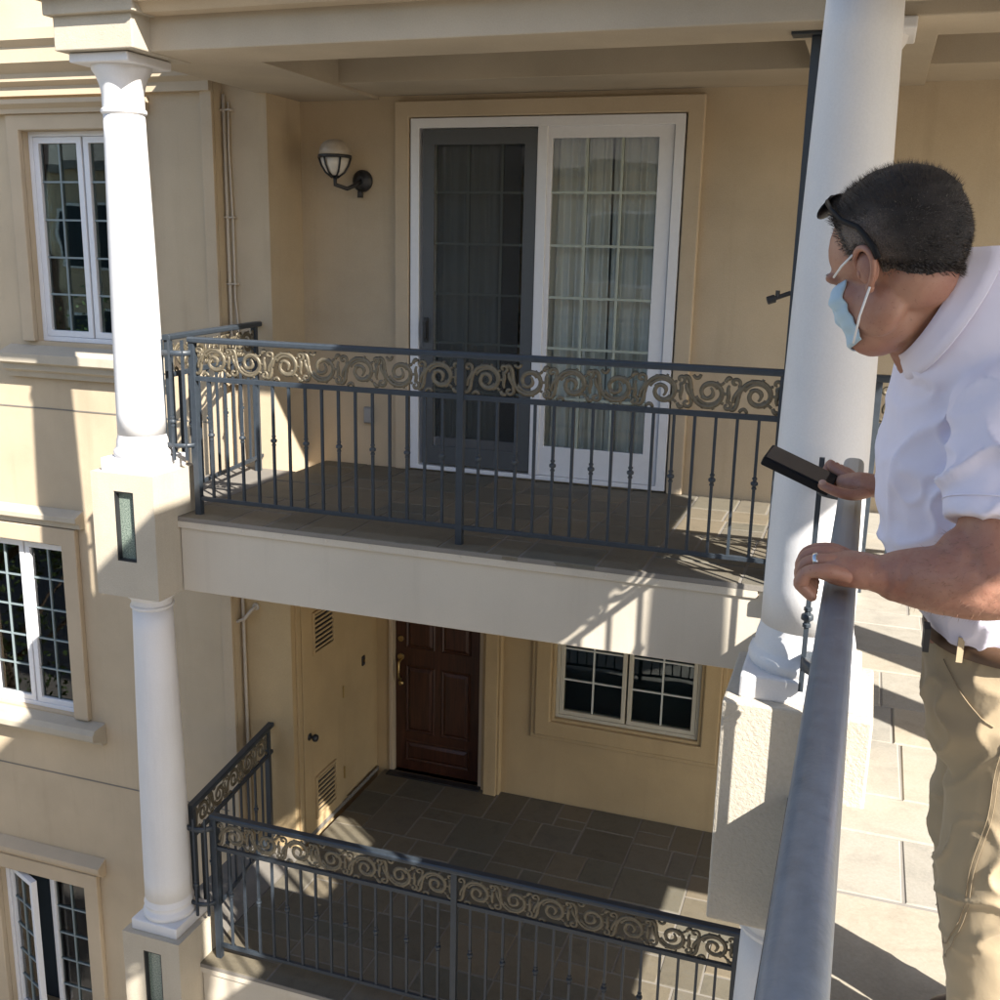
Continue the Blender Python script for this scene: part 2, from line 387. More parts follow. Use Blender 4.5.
# lower storey window by the entry, with stepped ochre surround
w4 = window(LW, YB2, 2, 2, 4, M['vinyl_warm'], M['glass'], depth=.03, fw=.03, sw=.035, bar=paint('muntin_pale', (.55,.56,.52), .5, .05))
for k, (i0, wd, d) in enumerate(((0, .028, .022), (.0285, .165, .05), (.1655, .20, .03))):
    MB().wallxz(LW[0]-wd, LW[1]+wd, LW[2]-wd, LW[3]+wd, YB2-d, d-.001, [(LW[0]-i0, LW[1]+i0, LW[2]-i0, LW[3]+i0)]).build('casing', M['wall_yellow'], w4, bevel=.012 if k == 1 else .005)

# ------------------------------------------------------------------ sliding door
muntin_door = paint('muntin_greygreen', (.36,.39,.33), .5, .05)
sd = ring(DH[0]+.001, DH[1]-.001, .012, 2.424, .064, 6.90, 7.02, wb=.03).build('sliding_door', M['vinyl'], bld, bevel=.004)
sd['label'] = 'white sliding glass door with grid panes and a grey insect screen'
casing(DH[0]-.01, DH[1]+.01, .0, DH[3]+.005, .105, YB, .055, M['trim'], sd)
ring(-2.165, -1.275, .045, 2.362, .095, 6.918, 6.958, wb=.205, wt=.075).build('fixed_panel', M['vinyl'], sd, bevel=.004)
panes(sd, -2.07, -1.37, .25, 2.287, 6.936, 3, 6, M['glass_door'], muntin_door, .016)
ring(-3.01, -2.10, .045, 2.362, .09, 6.966, 7.004, wb=.2, wt=.075).build('sliding_panel', M['vinyl'], sd, bevel=.004)
panes(sd, -2.92, -2.19, .245, 2.287, 6.984, 3, 6, M['glass_door'], muntin_door, .016)
ring(-2.985, -2.172, .06, 2.352, .085, 6.905, 6.925, wb=.13, wt=.10).build('screen_frame', M['screen_frame'], sd, bevel=.003)
B(-2.88, -2.277, 6.914, 6.917, .19, 2.252).build('insect_screen', M['screen'], sd)
B(-2.168, -2.10, 6.899, 6.93, .045, 2.362).build('meeting_stile', M['vinyl'], sd, bevel=.004)
MB().box(-2.965, -2.935, 6.885, 6.905, .93, 1.10).box(-2.962, -2.938, 6.865, 6.886, .955, 1.075).build('handle', M['black'], sd, bevel=.004)
MB().add([(-3.9,7.2,-.1),(-.6,7.2,-.1),(-.6,9.2,-.1),(-3.9,9.2,-.1),(-3.9,7.2,2.8),(-.6,7.2,2.8),(-.6,9.2,2.8),(-3.9,9.2,2.8)],
         [(0,3,2,1),(4,5,6,7),(1,2,6,5),(2,3,7,6),(3,0,4,7)]).build('interior', paint('room_wall', (.6,.58,.53), .9, .1), sd)
def curtain(x0, x1, y, z0, z1, label, seed, amp=.026):
    rnd = random.Random(seed); N = 140; mb = MB(); vs = []; fs = []
    ph = [rnd.uniform(0, 6) for _ in range(5)]
    for j in range(13):
        v = j/12
        for i in range(N+1):
            u = i/N; t = x0+(x1-x0)*u
            a = math.sin(u*36+ph[0]+.6*math.sin(u*7+ph[1])) + .5*math.sin(u*61+ph[2]+v) + .35*math.sin(u*17+ph[3]-v*.8)
            vs.append((t+.012*math.sin(v*2+u*20)*(1-v), y+amp*a*(.6+.5*(1-v)), z0+(z1-z0)*v))
    for j in range(12):
        for i in range(N): fs.append((j*(N+1)+i, j*(N+1)+i+1, (j+1)*(N+1)+i+1, (j+1)*(N+1)+i))
    mb.add(vs, fs); o = mb.build('curtain', M['curtain'], None, smooth=True)
    so_ = o.modifiers.new('thick', 'SOLIDIFY'); so_.thickness = .003
    return tag(o, label, 'curtain', 'curtains behind the sliding door')
curtain(-1.685, -1.25, 7.05, .03, 2.5, 'pale pleated curtain hanging at the right side of the sliding door', 3)
curtain(-2.13, -1.70, 7.055, .03, 2.5, 'pale pleated curtain hanging behind the middle of the sliding door', 5)
curtain(-3.02, -2.50, 7.09, .03, 2.5, 'dim pleated curtain hanging behind the insect screen', 9)

# ------------------------------------------------------------------ entry door, pilaster, closet door, vents
ed = ring(ED[0], ED[1], -S-.02, ED[3], .035, YB2-.02, YB2+.12, wb=.02).build('entry_door', M['trim'], bld, bevel=.004)
ed['label'] = 'dark mahogany panelled entry door'
B(ED[0]+.037, ED[1]-.037, YB2+.05, YB2+.095, -S+.004, ED[3]-.037).build('door_leaf', M['wood'], ed, bevel=.004)
def panel(x0, x1, z0, z1):
    y = YB2+.05
    vs = [(x0,y-.001,z0),(x1,y-.001,z0),(x1,y-.001,z1),(x0,y-.001,z1)]; q = []
    for ins, dy in ((0, -.001), (.012, -.014), (.024, -.004), (.05, -.018)):
        q += [(x0+ins,y+dy,z0+ins),(x1-ins,y+dy,z0+ins),(x1-ins,y+dy,z1-ins),(x0+ins,y+dy,z1-ins)]
    fs = []
    for r in range(3):
        for i in range(4): fs.append((r*4+i, r*4+(i+1) % 4, r*4+4+(i+1) % 4, r*4+4+i))
    fs.append((12,13,14,15))
    MB().add(q, fs).build('panel', M['wood'], ed)
dx0, dx1 = ED[0]+.037, ED[1]-.037; c_ = (dx0+dx1)/2
for (a, b) in ((-S+.10, -S+.30), (-S+.38, -S+1.02), (-S+1.18, ED[3]-.16)):
    if a == -S+.10: panel(dx0+.10, dx1-.10, a, b)
    else:
        panel(dx0+.10, c_-.03, a, b); panel(c_+.03, dx1-.10, a, b)
hx = dx0+.055
for z, r in ((-1.78, .026), (-1.95, .03)):
    MB().tube([(hx, YB2+.05, z), (hx, YB2+.03, z)], r, 16).build('escutcheon', M['brass'], ed, smooth=False, bevel=.003)
MB().tube([(hx, YB2+.04, -1.97), (hx, YB2-.01, -1.99), (hx, YB2-.015, -2.08), (hx, YB2-.005, -2.14), (hx, YB2+.04, -2.16)], .011, 10).tube([(hx,YB2+.05,-2.2),(hx,YB2+.03,-2.2)], .022, 14).build('door_handle', M['brass'], ed, smooth=True)
B(-3.86+.13, ED[1]-.0, YB2-.10, YB2-.022, -S-.01, -S+.012).build('threshold', M['black'], ed, bevel=.004)
MB().box(-2.842, -2.80, YB2-.05, YB2-.001, -S-.02, -.5).box(-2.799, -2.685, YB2-.11, YB2-.002, -S-.02, -.5).box(-2.684, -2.665, YB2-.08, YB2-.002, -S-.02, -.5).build('door_pilaster', M['wall_yellow'], bld, bevel=.006)
XS = -3.862
cl = B(XS+.001, XS+.024, 6.62, 7.26, -S+.02, -.90).build('closet_door', M['wall_yellow'], bld, bevel=.004)
cl['label'] = 'ochre painted closet door with two louvred vents'
MB().box(XS+.001, XS+.018, 6.555, 6.612, -S, -.85).box(XS+.001, XS+.018, 7.268, 7.325, -S, -.85).box(XS+.001, XS+.018, 6.555, 7.325, -.848, -.80).build('door_frame', M['wall_yellow'], cl, bevel=.003)
for (z0, z1) in ((-1.50, -1.19), (-2.90, -2.57)):
    MB().box(XS+.0245, XS+.026, 6.79, 7.09, z0, z1).build('vent_backing', M['black'], cl)
    n_ = 8
    for k in range(n_):
        z = z0+(z1-z0)*(k+.5)/n_
        MB().box(XS+.027, XS+.036, 6.79, 7.09, z-.008, z+.008).build('vent_slat', M['wall_yellow'], cl)
    MB().box(XS+.0245, XS+.044, 6.77, 6.79, z0-.02, z1+.02).box(XS+.0245, XS+.044, 7.09, 7.11, z0-.02, z1+.02).box(XS+.0245, XS+.043, 6.79, 7.09, z1, z1+.02).box(XS+.0245, XS+.043, 6.79, 7.09, z0-.02, z0).build('vent_frame', M['wall_yellow'], cl, bevel=.002)
kn = MB()
kn.tube([(XS+.02,6.70,-2.17),(XS+.028,6.70,-2.17),(XS+.030,6.70,-2.17),(XS+.055,6.70,-2.17),(XS+.060,6.70,-2.17),(XS+.072,6.70,-2.17),(XS+.092,6.70,-2.17),(XS+.100,6.70,-2.17)], [.03,.03,.012,.012,.024,.032,.026,.006], 16)
kn.build('knob', M['black'], cl, smooth=True)
for z in (-1.25, -2.02, -2.75): MB().tube([(XS+.03,7.264,z-.05),(XS+.03,7.264,z+.05)], .008, 8).build('hinge', M['brass'], cl)
# thin base board line where the recess meets the lower floor
B(XS+.0255, XS+.03, 6.56, YB2-.03, -S-.01, -S+.03).build('baseboard', M['grout'], bld)

# ------------------------------------------------------------------ columns and pedestals
def pedestal(parent, x0, x1, y0, y1, z0, z1, mat, panel=None):
    mb = MB()
    if panel:
        px0, px1, pz0, pz1 = panel
        mb.wallxz(x0, x1, z0, z1, y0, .05, [panel]); mb.box(x0, x1, y0+.0505, y1, z0, z1)
        o = mb.build('pedestal', mat, parent)
        B(px0-.002, px1+.002, y0+.035, y0+.05, pz0-.002, pz1+.002).build('inset_panel', M['green'], parent)
        ring(px0-.0, px1+.0, pz0-.0, pz1+.0, .009, y0+.004, y0+.036).build('inset_frame', M['black'], parent)
    else: o = mb.box(x0, x1, y0, y1, z0, z1).build('pedestal', mat, parent, bevel=.008)
    return o
def column(cx, cy, label, z0, ztop, ped=None, mat=None, grand=True, r0=.140, r1=.110, pedmat=None, panel=None, plw=.345):
    t = thing('column', label, 'column', (cx, cy, z0), 0, 'white balcony columns'); mat = mat or M['column']
    if ped: pedestal(t, cx-.215, cx+.215, cy-.213, cy+.217, ped[0], ped[1], pedmat or M['cream'], panel)
    zb = ped[1] if ped else z0
    MB().box(cx-plw/2, cx+plw/2, cy-plw/2, cy+plw/2, zb-.002, zb+.075).build('plinth', mat, t, bevel=.008)
    z = zb+.075; c = (cx, cy, 0)
    bp = [(.160, z-.001), (.166, z+.010), (.168, z+.024), (.164, z+.040), (.154, z+.050), (.152, z+.056), (.151, z+.058), (.150, z+.070), (r0+.008, z+.092), (r0+.002, z+.112), (r0, z+.13)]
    MB().lathe(bp, c, 48).build('base', mat, t, smooth='auto')
    ns = 14; zt = ztop-(.30 if grand else .12)
    prof = []
    for i in range(ns+1):
        u = i/ns; r = r0+(r1-r0)*(u**1.5); prof.append((r, z+.129+(zt-z-.129)*u))
    MB().lathe(prof, c, 48).build('shaft', mat, t, smooth=True)
    if grand:
        cp = [(r1, zt-.001), (r1+.012, zt+.010), (r1+.012, zt+.026), (r1+.002, zt+.034), (r1+.002, zt+.105), (r1+.010, zt+.150), (r1+.026, zt+.195), (r1+.046, zt+.225), (r1+.050, zt+.25)]
        MB().lathe(cp, c, 48).build('capital', mat, t, smooth='auto')
        q = r1+.078; MB().box(cx-q, cx+q, cy-q, cy+q, zt+.248, ztop-.003).build('abacus', mat, t, bevel=.008)
    else:
        cp = [(r1, zt-.001), (r1+.004, zt+.004), (r1+.012, zt+.010), (r1+.012, zt+.020), (r1+.002, zt+.026), (r1+.004, zt+.060), (r1+.014, zt+.068), (r1+.034, zt+.088), (r1+.042, zt+.104), (r1+.042, ztop-.002)]
        MB().lathe(cp, c, 48).build('capital', mat, t, smooth='auto')
    return t
LCX, LCY = -3.98, 5.085; RCX, RCY = -.098, 3.215
PZ0, PZ1 = -.47, .275
pn = lambda cx, dz: (cx-.06, cx+.075, -.25+dz, .17+dz)
column(LCX, LCY, 'white column on the square pedestal left of the upper balcony railing', PZ0, 2.545, (PZ0, PZ1), panel=pn(LCX, 0))
column(LCX, LCY, 'white column below the left pedestal, beside the lower balcony railing', -S+PZ0, PZ0, (-S+PZ0, -S+PZ1), grand=False, r0=.150, r1=.118, panel=pn(LCX, -S))
column(RCX, RCY, 'large white column right beside the man, on a rough pedestal', PZ0, 2.575, (PZ0, PZ1), pedmat=M['coarse'], r0=.138, r1=.101)
column(RCX, RCY, 'white column top just below the rough pedestal beside the handrail', -S+PZ0, PZ0, (-S+PZ0, -S+PZ1), grand=False, r0=.150, r1=.118)
column(-.12, 5.16, 'white column mostly hidden behind the large column, its capital at the beam', -.03, 2.555, None, r0=.135, r1=.105)
# columns along the far edge of the walkway, out of the picture, whose shade falls on its floor
column(1.58, 2.82, 'white column at the far edge of the walkway outside the picture', -.03, 2.575, None, r0=.142, r1=.11)
column(1.58, 3.44, 'second white column at the far edge of the walkway outside the picture', -.03, 2.575, None, r0=.142, r1=.11)

# ------------------------------------------------------------------ tiled floors
tile_cache = {}
def tile_mesh(a, b, mat):
    key = (round(a, 3), round(b, 3), mat.name)
    if key not in tile_cache:
        c = .005; h = .024; mb = MB()
        vs = [(0,0,-h),(a,0,-h),(a,b,-h),(0,b,-h),(0,0,-c),(a,0,-c),(a,b,-c),(0,b,-c),(c,c,0),(a-c,c,0),(a-c,b-c,0),(c,b-c,0)]
        fs = [(0,1,5,4),(1,2,6,5),(2,3,7,6),(3,0,4,7),(4,5,9,8),(5,6,10,9),(6,7,11,10),(7,4,8,11),(8,9,10,11)]
        tile_cache[key] = mb.add(vs, fs).mesh('tile', mat)
    return tile_cache[key]
def tiled(name, x0, x1, y0, y1, z, mat, groutm, label, row=.29, widths=(.24,.34,.42,.50), seed=1, axis='x', skip=None, gap=.009):
    rnd = random.Random(seed)
    f = struct(B(x0, x1, y0+.004, y1, z-.0305, z-.005).build(name, groutm)); f['label'] = label
    g = gap; out = []
    def split(ax, bx, ay, by):                               # irregular flagstones: cut the floor into uneven rectangles
        w_, d_ = bx-ax, by-ay; big = max(w_, d_)
        lim = rnd.uniform(.30, .62)
        if big < lim or (w_*d_ < rnd.uniform(.06, .17) and big < .66): out.append((ax, bx, ay, by)); return
        t = rnd.uniform(.34, .66)
        if w_ > d_*rnd.uniform(.8, 1.25): split(ax, ax+w_*t, ay, by); split(ax+w_*t, bx, ay, by)
        else: split(ax, bx, ay, ay+d_*t); split(ax, bx, ay+d_*t, by)
    split(x0, x1, y0, y1)
    for (ax, bx, ay, by) in out:
        o = place(tile_mesh(bx-ax-g, by-ay-g, mat), 'tile', f, (ax+g/2, ay+g/2, z+rnd.uniform(-.0035, .001)))
        o.rotation_euler = (rnd.uniform(-.004, .004), rnd.uniform(-.004, .004), rnd.uniform(-.006, .006))
    return f
tiled('upper_balcony_floor', -3.785, WX-.01, FY-.02, YB-.01, 0, M['slate'], M['grout'], 'dark slate tiled floor of the upper balcony', seed=3)
tiled('lower_balcony_floor', -3.785, -.12, FY-.02, YB2-.01, -S, M['slate'], M['grout'], 'dark slate tiled floor of the lower balcony', row=.34, widths=(.3,.42,.5), seed=8)
tiled('walkway_floor', WX, 1.7, 1.2, YB-.02, 0, M['pave'], M['grout_pale'], 'pale paved floor of the walkway', row=.36, widths=(.30,.42,.55,.68), seed=12, axis='y', gap=.004)
struct(B(WX, 1.7, -2.55, 1.2, -.0305, -.004).build('walkway_floor_behind', M['grout_pale']))
struct(B(-.11, 6, FY, YB2, -S-.0305, -S-.004).build('lower_walkway_floor', M['grout_pale']))
# slate laid in the narrow pocket between the balcony's return and the facade
B(-4.28, -3.79, 5.32, YP-.002, -.30, -.004).build('balcony_return', M['grout'], bld)
B(-4.28, -3.79, 5.32, YP-.001, -S-.30, -S-.004).build('balcony_return', M['grout'], bld)
# ------------------------------------------------------------------ railings
def spiral(cx, cz, r0, r1, a0, a1, n=22):
    return [(cx+(r0+(r1-r0)*(i/n)**.8)*math.cos(a0+(a1-a0)*i/n), 0, cz+(r0+(r1-r0)*(i/n)**.8)*math.sin(a0+(a1-a0)*i/n)) for i in range(n+1)]
def bez(p0, p1, p2, p3, n=10):
    out = []
    for i in range(n+1):
        t = i/n; a = (1-t)**3; b = 3*t*(1-t)**2; c = 3*t*t*(1-t); d = t**3
        out.append((a*p0[0]+b*p1[0]+c*p2[0]+d*p3[0], 0, a*p0[1]+b*p1[1]+c*p2[1]+d*p3[1]))
    return out
def scroll_mb(w_, h_, flip=False):
    """cast acanthus scroll: one large volute with leaf lobes, a stem and two small curls"""
    mb = MB(); s = h_; X = lambda u: u*w_; Z = lambda v: v*h_
    fl = (1.0, 1.7); r = .0046
    def T(pts, r0=r, r1=None, sw=.25):
        n = len(pts); r1 = r0 if r1 is None else r1
        mb.tube(pts, [(r0+(r1-r0)*i/(n-1))*(1+sw*math.sin(PI*i/(n-1))) for i in range(n)], 6, flat=(1.5, 1.0), up=(0,1,0))
    cx, cz = X(.56), Z(.49)
    T(spiral(cx, cz, .49*s, .10*s, PI*1.05, PI*1.05-PI*2*1.55, 46), r*1.35, r*.9, .45)               # the volute
    T(spiral(cx+.01*s, cz-.01*s, .37*s, .27*s, PI*.9, PI*.9-PI*1.15, 20), r*1.0, r*.8)          # inner leaf line
    T(bez((0, Z(.10)), (X(.10), Z(.0)), (X(.16), Z(.2)), (cx-.49*s, Z(.50))), r*1.3)             # stem from the last unit
    for a in (2.6, 1.95, 1.3, .65, 0.0, -.7):                                       # leaf lobes
        ro, ri = .48*s, .36*s
        p0 = (cx+ro*math.cos(a), cz+ro*math.sin(a)); p3 = (cx+ri*math.cos(a-.38), cz+ri*math.sin(a-.38))
        m_ = (cx+ri*.92*math.cos(a+.12), cz+ri*.92*math.sin(a+.12))
        T(bez(p0, ((p0[0]+m_[0])/2, (p0[1]+m_[1])/2), m_, p3, 6), r*1.0, r*.7)
    T(bez((cx-.20*s, cz+.10*s), (cx-.02*s, cz+.28*s), (cx+.20*s, cz+.02*s), (cx+.02*s, cz-.14*s), 10), r*1.5, r*.8)
    T(bez((cx-.24*s, cz-.02*s), (cx-.14*s, cz-.26*s), (cx+.10*s, cz-.30*s), (cx+.20*s, cz-.10*s), 9), r*1.2, r*.8)
    T(spiral(X(.945), Z(.84), .14*s, .03*s, -PI*.6, PI*1.5, 16), r*1.1)
    T(spiral(X(.09), Z(.82), .15*s, .03*s, -PI*.3, PI*1.8, 16), r*1.1)
    T(bez((X(.09)+.12*s, Z(.74)), (X(.20), Z(.55)), (X(.02), Z(.45)), (X(.08), Z(.26)), 8), r*1.2)
    T(bez((cx+.40*s, Z(.18)), (X(.93), Z(.02)), (X(.97), Z(.06)), (X(1.0), Z(.10)), 8), r*1.3)
    T(bez((X(.945), Z(.70)), (X(1.0), Z(.5)), (X(.90), Z(.42)), (X(.97), Z(.26)), 8), r*1.4, r*.9)
    T(bez((X(.20), Z(.02)), (X(.26), Z(.16)), (X(.34), Z(.12)), (X(.36), Z(.0)), 7), r*1.1)
    if flip: mb.v = [(x, y, h_-z) for x, y, z in mb.v]
    return mb
SW, SH = .222, .178
scroll_me = [scroll_mb(SW, SH, f).mesh('scroll', M['scroll'], True) for f in (False, True)]
BS = .0072
bal_cache = {}
def baluster_mesh(h):
    k = round(h, 3)
    if k not in bal_cache: bal_cache[k] = MB().box(-BS, BS, -BS, BS, 0, h).mesh('baluster', M['metal'])
    return bal_cache[k]
kp = [(.0075,-.032),(.0125,-.029),(.0125,-.021),(.0090,-.018),(.0100,-.011),(.0165,-.008),(.0185,-.004),(.0185,.004),(.0165,.008),(.0100,.011),(.0090,.018),(.0125,.021),(.0125,.029),(.0075,.032)]
knuckle_me = MB().lathe(kp, n=10).mesh('knuckle', M['metal'], 'auto')
cap_prof = [(-.024,-.034),(.024,-.034),(.027,-.026),(.027,-.010),(.020,-.001),(-.020,-.001),(-.027,-.010),(-.027,-.026)]
def hand_prof(w_=.054, h_=.050, n=20, e=2.8):
    out = []
    for i in range(n):
        a = 2*PI*i/n; c, s_ = math.cos(a), math.sin(a)
        out.append((w_/2*math.copysign(abs(c)**(2/e), c), -h_/2+h_/2*math.copysign(abs(s_)**(2/e), s_)))
    return out
def railing(label, A, Bp, z, posts, nb, h=1.05, knuck=0, cat='railing', group=None, scrolls=True, cap=None, capmat=None, capext=(0,0), post_drop=.02, bays=None, bal=True, bottom=.095, capname='top_rail'):
    """straight run in its own frame: x along the run, origin at A on the floor"""
    A = Vector((A[0], A[1], z)); d = Vector((Bp[0]-A.x, Bp[1]-A.y, 0)); L = d.length
    t = thing('railing', label, cat, A[:], math.atan2(d.y, d.x), group)
    def L_(mb, name, mat, bev=.002, smooth=False): return place(mb.mesh(name, mat, smooth), name, t, bevel=bev)
    cp = cap or cap_prof
    L_(MB().extrude([(p[0], p[1]+h) for p in cp], 'x', -capext[0], L+capext[1]), capname, capmat or M['metal'], .0 if cap else .002, bool(cap))
    zm = h-.034-SH-.008
    L_(MB().box(0, L, -.012, .012, zm-.034, zm-.006), 'middle_rail', M['metal'])
    L_(MB().box(0, L, -.011, .011, bottom-.012, bottom+.012), 'bottom_rail', M['metal'])
    ps = sorted(posts)
    for p in ps: L_(MB().box(p-.019, p+.019, -.019, .019, -post_drop, h-.035).box(p-.045, p+.045, -.045, .045, -post_drop, -post_drop+.012), 'post', M['metal'])
    edges = bays or list(zip(ps[:-1], ps[1:]))
    hb = zm-.034-(bottom+.012); k = knuck
    for (a, b) in edges:
        n_ = nb if isinstance(nb, int) else max(1, round((b-a)/nb)-1)
        for i in range(1, n_+1):
            x = a+(b-a)*i/(n_+1)
            o = place(baluster_mesh(hb), 'baluster', t, (x, 0, bottom+.012), random.uniform(-.05, .05))
            if (i+k) % 2 == 0: place(knuckle_me, 'knuckle', o, (0, 0, .483-bottom-.012))
        if scrolls:
            ns = max(1, round((b-a-.03)/SW)); sw = (b-a-.036)/ns
            for i in range(ns):
                place(scroll_me[i % 2], 'scroll', t, (a+.018+i*sw, 0, zm-.005), scale=(sw/SW, 1, 1))
    return t
XL, XR, XM = -3.680, -.362, -2.015
G = 'slate balcony railings with scrollwork'
rU = railing('slate railing with bronze scrollwork along the front of the upper balcony', (XL, YF), (XR, YF), 0, [0, XM-XL, XR-XL], 15, knuck=1, group=G, capext=(.02,.02))
rL = railing('slate railing with bronze scrollwork along the front of the lower balcony', (XL, YF), (XR, YF), -S, [0, XM-XL, XR-XL], 15, knuck=1, group=G, capext=(.02,.02))
# short bowed pieces that wrap behind the columns, and the returns that run back to the facade
def bow(parent, pts, z, hbars=(.405, .43), zt=(.94, .972), nb=3):
    o0 = parent.location; R_ = Matrix.Rotation(-parent.rotation_euler.z, 4, 'Z')
    def loc(p, zz): v = R_ @ Vector((p[0]-o0.x, p[1]-o0.y, 0)); return (v.x, v.y, zz)
    for (a, b), nm in ((hbars, 'bowed_band'), (zt, 'bowed_band')):
        mb = MB(); n_ = len(pts); vs = []; fs = []
        for p in pts: vs += [loc(p, a), loc(p, b)]
        for i in range(n_-1): fs.append((2*i, 2*i+2, 2*i+3, 2*i+1))
        mb.add(vs, fs); o = place(mb.mesh(nm, M['metal'], True), nm, parent); s_ = o.modifiers.new('thick', 'SOLIDIFY'); s_.thickness = .012; s_.offset = 0
    hb = 1.0-.33
    for i in range(nb):
        q = pts[int((len(pts)-1)*(i+1)/(nb+1))]; v = loc(q, .33)
        ob = place(baluster_mesh(.70), 'baluster', parent, v)
        if i == nb//2: place(knuckle_me, 'knuckle', ob, (0, 0, .23))
for z, r in ((0, rU), (-S, rL)):
    arc = [(XL-.005-.10*(1-math.cos(PI*i/16)), YF-.075*math.sin(PI*i/16), 0) for i in range(17)]
    bow(r, arc, z)
railing('slate side railing with scrollwork from the left column back to the wall, upper balcony', (XL-.21, YF+.06), (-4.05, YP-.01), 0, [.0, 1.18], .12, group=G, capext=(.03,.0))
railing('slate side railing with scrollwork from the left column back to the wall, lower balcony', (XL-.21, YF+.06), (-4.05, YP-.01), -S, [.0, 1.18], .12, group=G, capext=(.03,.0))
rW = railing('slate blue handrail of the walkway, where the man leans', (-.007, -1.5), (-.007, 2.95), 0, [.05, 1.45, 2.9, 4.42], .115, h=1.05, group=G, cap=hand_prof(), capmat=M['rail'], capname='handrail', post_drop=.004)
bow(rW, [(-.007-.085*math.sin(PI*i/16), 2.95+.075*(1-math.cos(PI*i/16)), 0) for i in range(17)], 0, (.405, .44), (.93, .965), 1)
railing('short slate handrail between the large column and the column behind it', (-.007, 3.47), (-.007, 5.0), 0, [.03, 1.5], .115, h=1.05, group=G, cap=hand_prof(.05, .045), capmat=M['rail'], capname='handrail', post_drop=.004)

railing('slate railing closing the walkway beyond the column, half hidden by the man', (.03, YF), (1.66, YF), 0, [.03, .82, 1.6], .115, group=G)
# tall steel post at the end of the upper balcony
tp = thing('steel_post', 'tall dark steel post from the railing end up to the ceiling beam', 'post', (-.352, YF+.035, 0))
MB().box(-.372, -.332, YF+.035, YF+.075, .0, 2.535).build('shaft', M['metal'], tp, bevel=.003)
MB().box(-.46, -.26, YF+.0, YF+.10, 2.536, 2.549).build('ceiling_plate', M['metal'], tp, bevel=.002)
cm = thing('post_clamp', 'small black clamp fixed to the tall steel post', 'clamp', (-.40, YF+.03, 1.40))
MB().tube([(-.372, YF+.05, 1.405), (-.45, YF+.03, 1.375)], .011, 10).build('arm', M['black'], cm)
MB().tube([(-.44, YF+.034, 1.378), (-.475, YF+.024, 1.366)], .020, 10).build('head', M['black'], cm, bevel=.003)
MB().tube([(-.43, YF+.034, 1.385), (-.43, YF+.034, 1.415)], .010, 8).build('screw_knob', M['black'], cm)
MB().tube([(-.335, YF+.05, 1.41)]+[(-.30+.03*math.sin(i*.5), YF+.02, 1.40-.018*i+.03*math.sin(i*.9)) for i in range(8)], .0016, 5).build('wire', M['pipe'], cm)

# ------------------------------------------------------------------ wall lamp
lp = thing('wall_lamp', 'black wall lamp with a domed round globe left of the sliding door', 'lamp', (-3.46, YB, 1.98))
BX, BZ = -3.455, 2.02; GX, GY, GZ = -3.57, YB-.20, 2.17
MB().tube([(BX, YB-.001, BZ), (BX, YB-.02, BZ), (BX, YB-.035, BZ), (BX, YB-.05, BZ)], [.075, .075, .06, .03], 24).build('backplate', M['black'], lp, smooth=False, bevel=.003)
MB().tube([(BX, YB-.04, BZ), (BX-.01, YB-.09, BZ-.03), (BX-.05, YB-.15, BZ-.06), (GX, GY, BZ-.035), (GX, GY, BZ+.03)], .015, 10).build('arm', M['black'], lp, smooth=True)
MB().tube([(BX+.005, YB-.06, BZ-.06), (BX+.005, YB-.06, BZ-.115)], [.018,.022], 10).build('finial', M['black'], lp, smooth=True)
c = (GX, GY, GZ)
MB().lathe([(.1085, .0), (.105, .04), (.09, .075), (.06, .10), (.02, .112), (.001, .113)], c, 32).build('dome', paint('lamp_dome', (.40,.34,.27), .4, .1), lp, smooth=True)
MB().lathe([(.112, -.012), (.116, -.006), (.116, .004), (.112, .008)], c, 32).build('rim', M['black'], lp, smooth=True)
MB().lathe([(.03, -.125), (.06, -.10), (.085, -.06), (.099, -.012)], c, 32).build('globe', M['frost'], lp, smooth=True)
for k in range(6):
    a = k*PI/3+.3; MB().tube([(GX+.112*math.cos(a), GY+.112*math.sin(a), GZ-.006), (GX+.094*math.cos(a), GY+.094*math.sin(a), GZ-.06), (GX+.066*math.cos(a), GY+.066*math.sin(a), GZ-.105), (GX+.02*math.cos(a), GY+.02*math.sin(a), GZ-.14)], .007, 6).build('rib', M['black'], lp, smooth=True)

# ------------------------------------------------------------------ small fixtures
ob_ = thing('outlet_box', 'grey weatherproof outlet box low on the wall behind the railing', 'outlet', (-3.42, YB, .37))
MB().box(-3.455, -3.385, YB-.03, YB-.001, .31, .43).build('cover', paint('outlet_grey', (.22,.22,.22), .5, .05), ob_, bevel=.006)
MB().box(-3.447, -3.393, YB-.037, YB-.0305, .32, .42).build('flap', paint('outlet_grey', (.27,.27,.27), .5, .05), ob_, bevel=.004)
cp_ = thing('conduit', 'pair of thin painted conduits running down the wall beside the recess', 'conduit', (-4.262, YP, 0))
MB().tube([(-4.262, YP-.022, 2.55), (-4.262, YP-.022, -.0)], .012, 10).build('pipe', M['pipe'], cp_, smooth=True)
MB().tube([(-4.228, YP-.016, 2.50), (-4.235, YP-.016, 2.2), (-4.222, YP-.016, 1.7), (-4.226, YP-.016, 1.2), (-4.20, YP-.016, .9), (-4.215, YP-.016, .4), (-4.19, YP-.016, .02)], .007, 8).build('cable', M['pipe'], cp_, smooth=True)
for z in (2.45, 1.75, 1.3, .6): MB().box(-4.283, -4.20, YP-.036, YP-.001, z-.006, z+.006).build('strap', M['pipe'], cp_, bevel=.002)
c2 = thing('conduit', 'painted conduit on the shaded wall beside the lower balcony', 'conduit', (-4.262, YP, -S))
MB().tube([(-4.255, YP-.018, -.36), (-4.255, YP-.018, -3.0)], .013, 10).build('pipe', M['pipe'], c2, smooth=True)
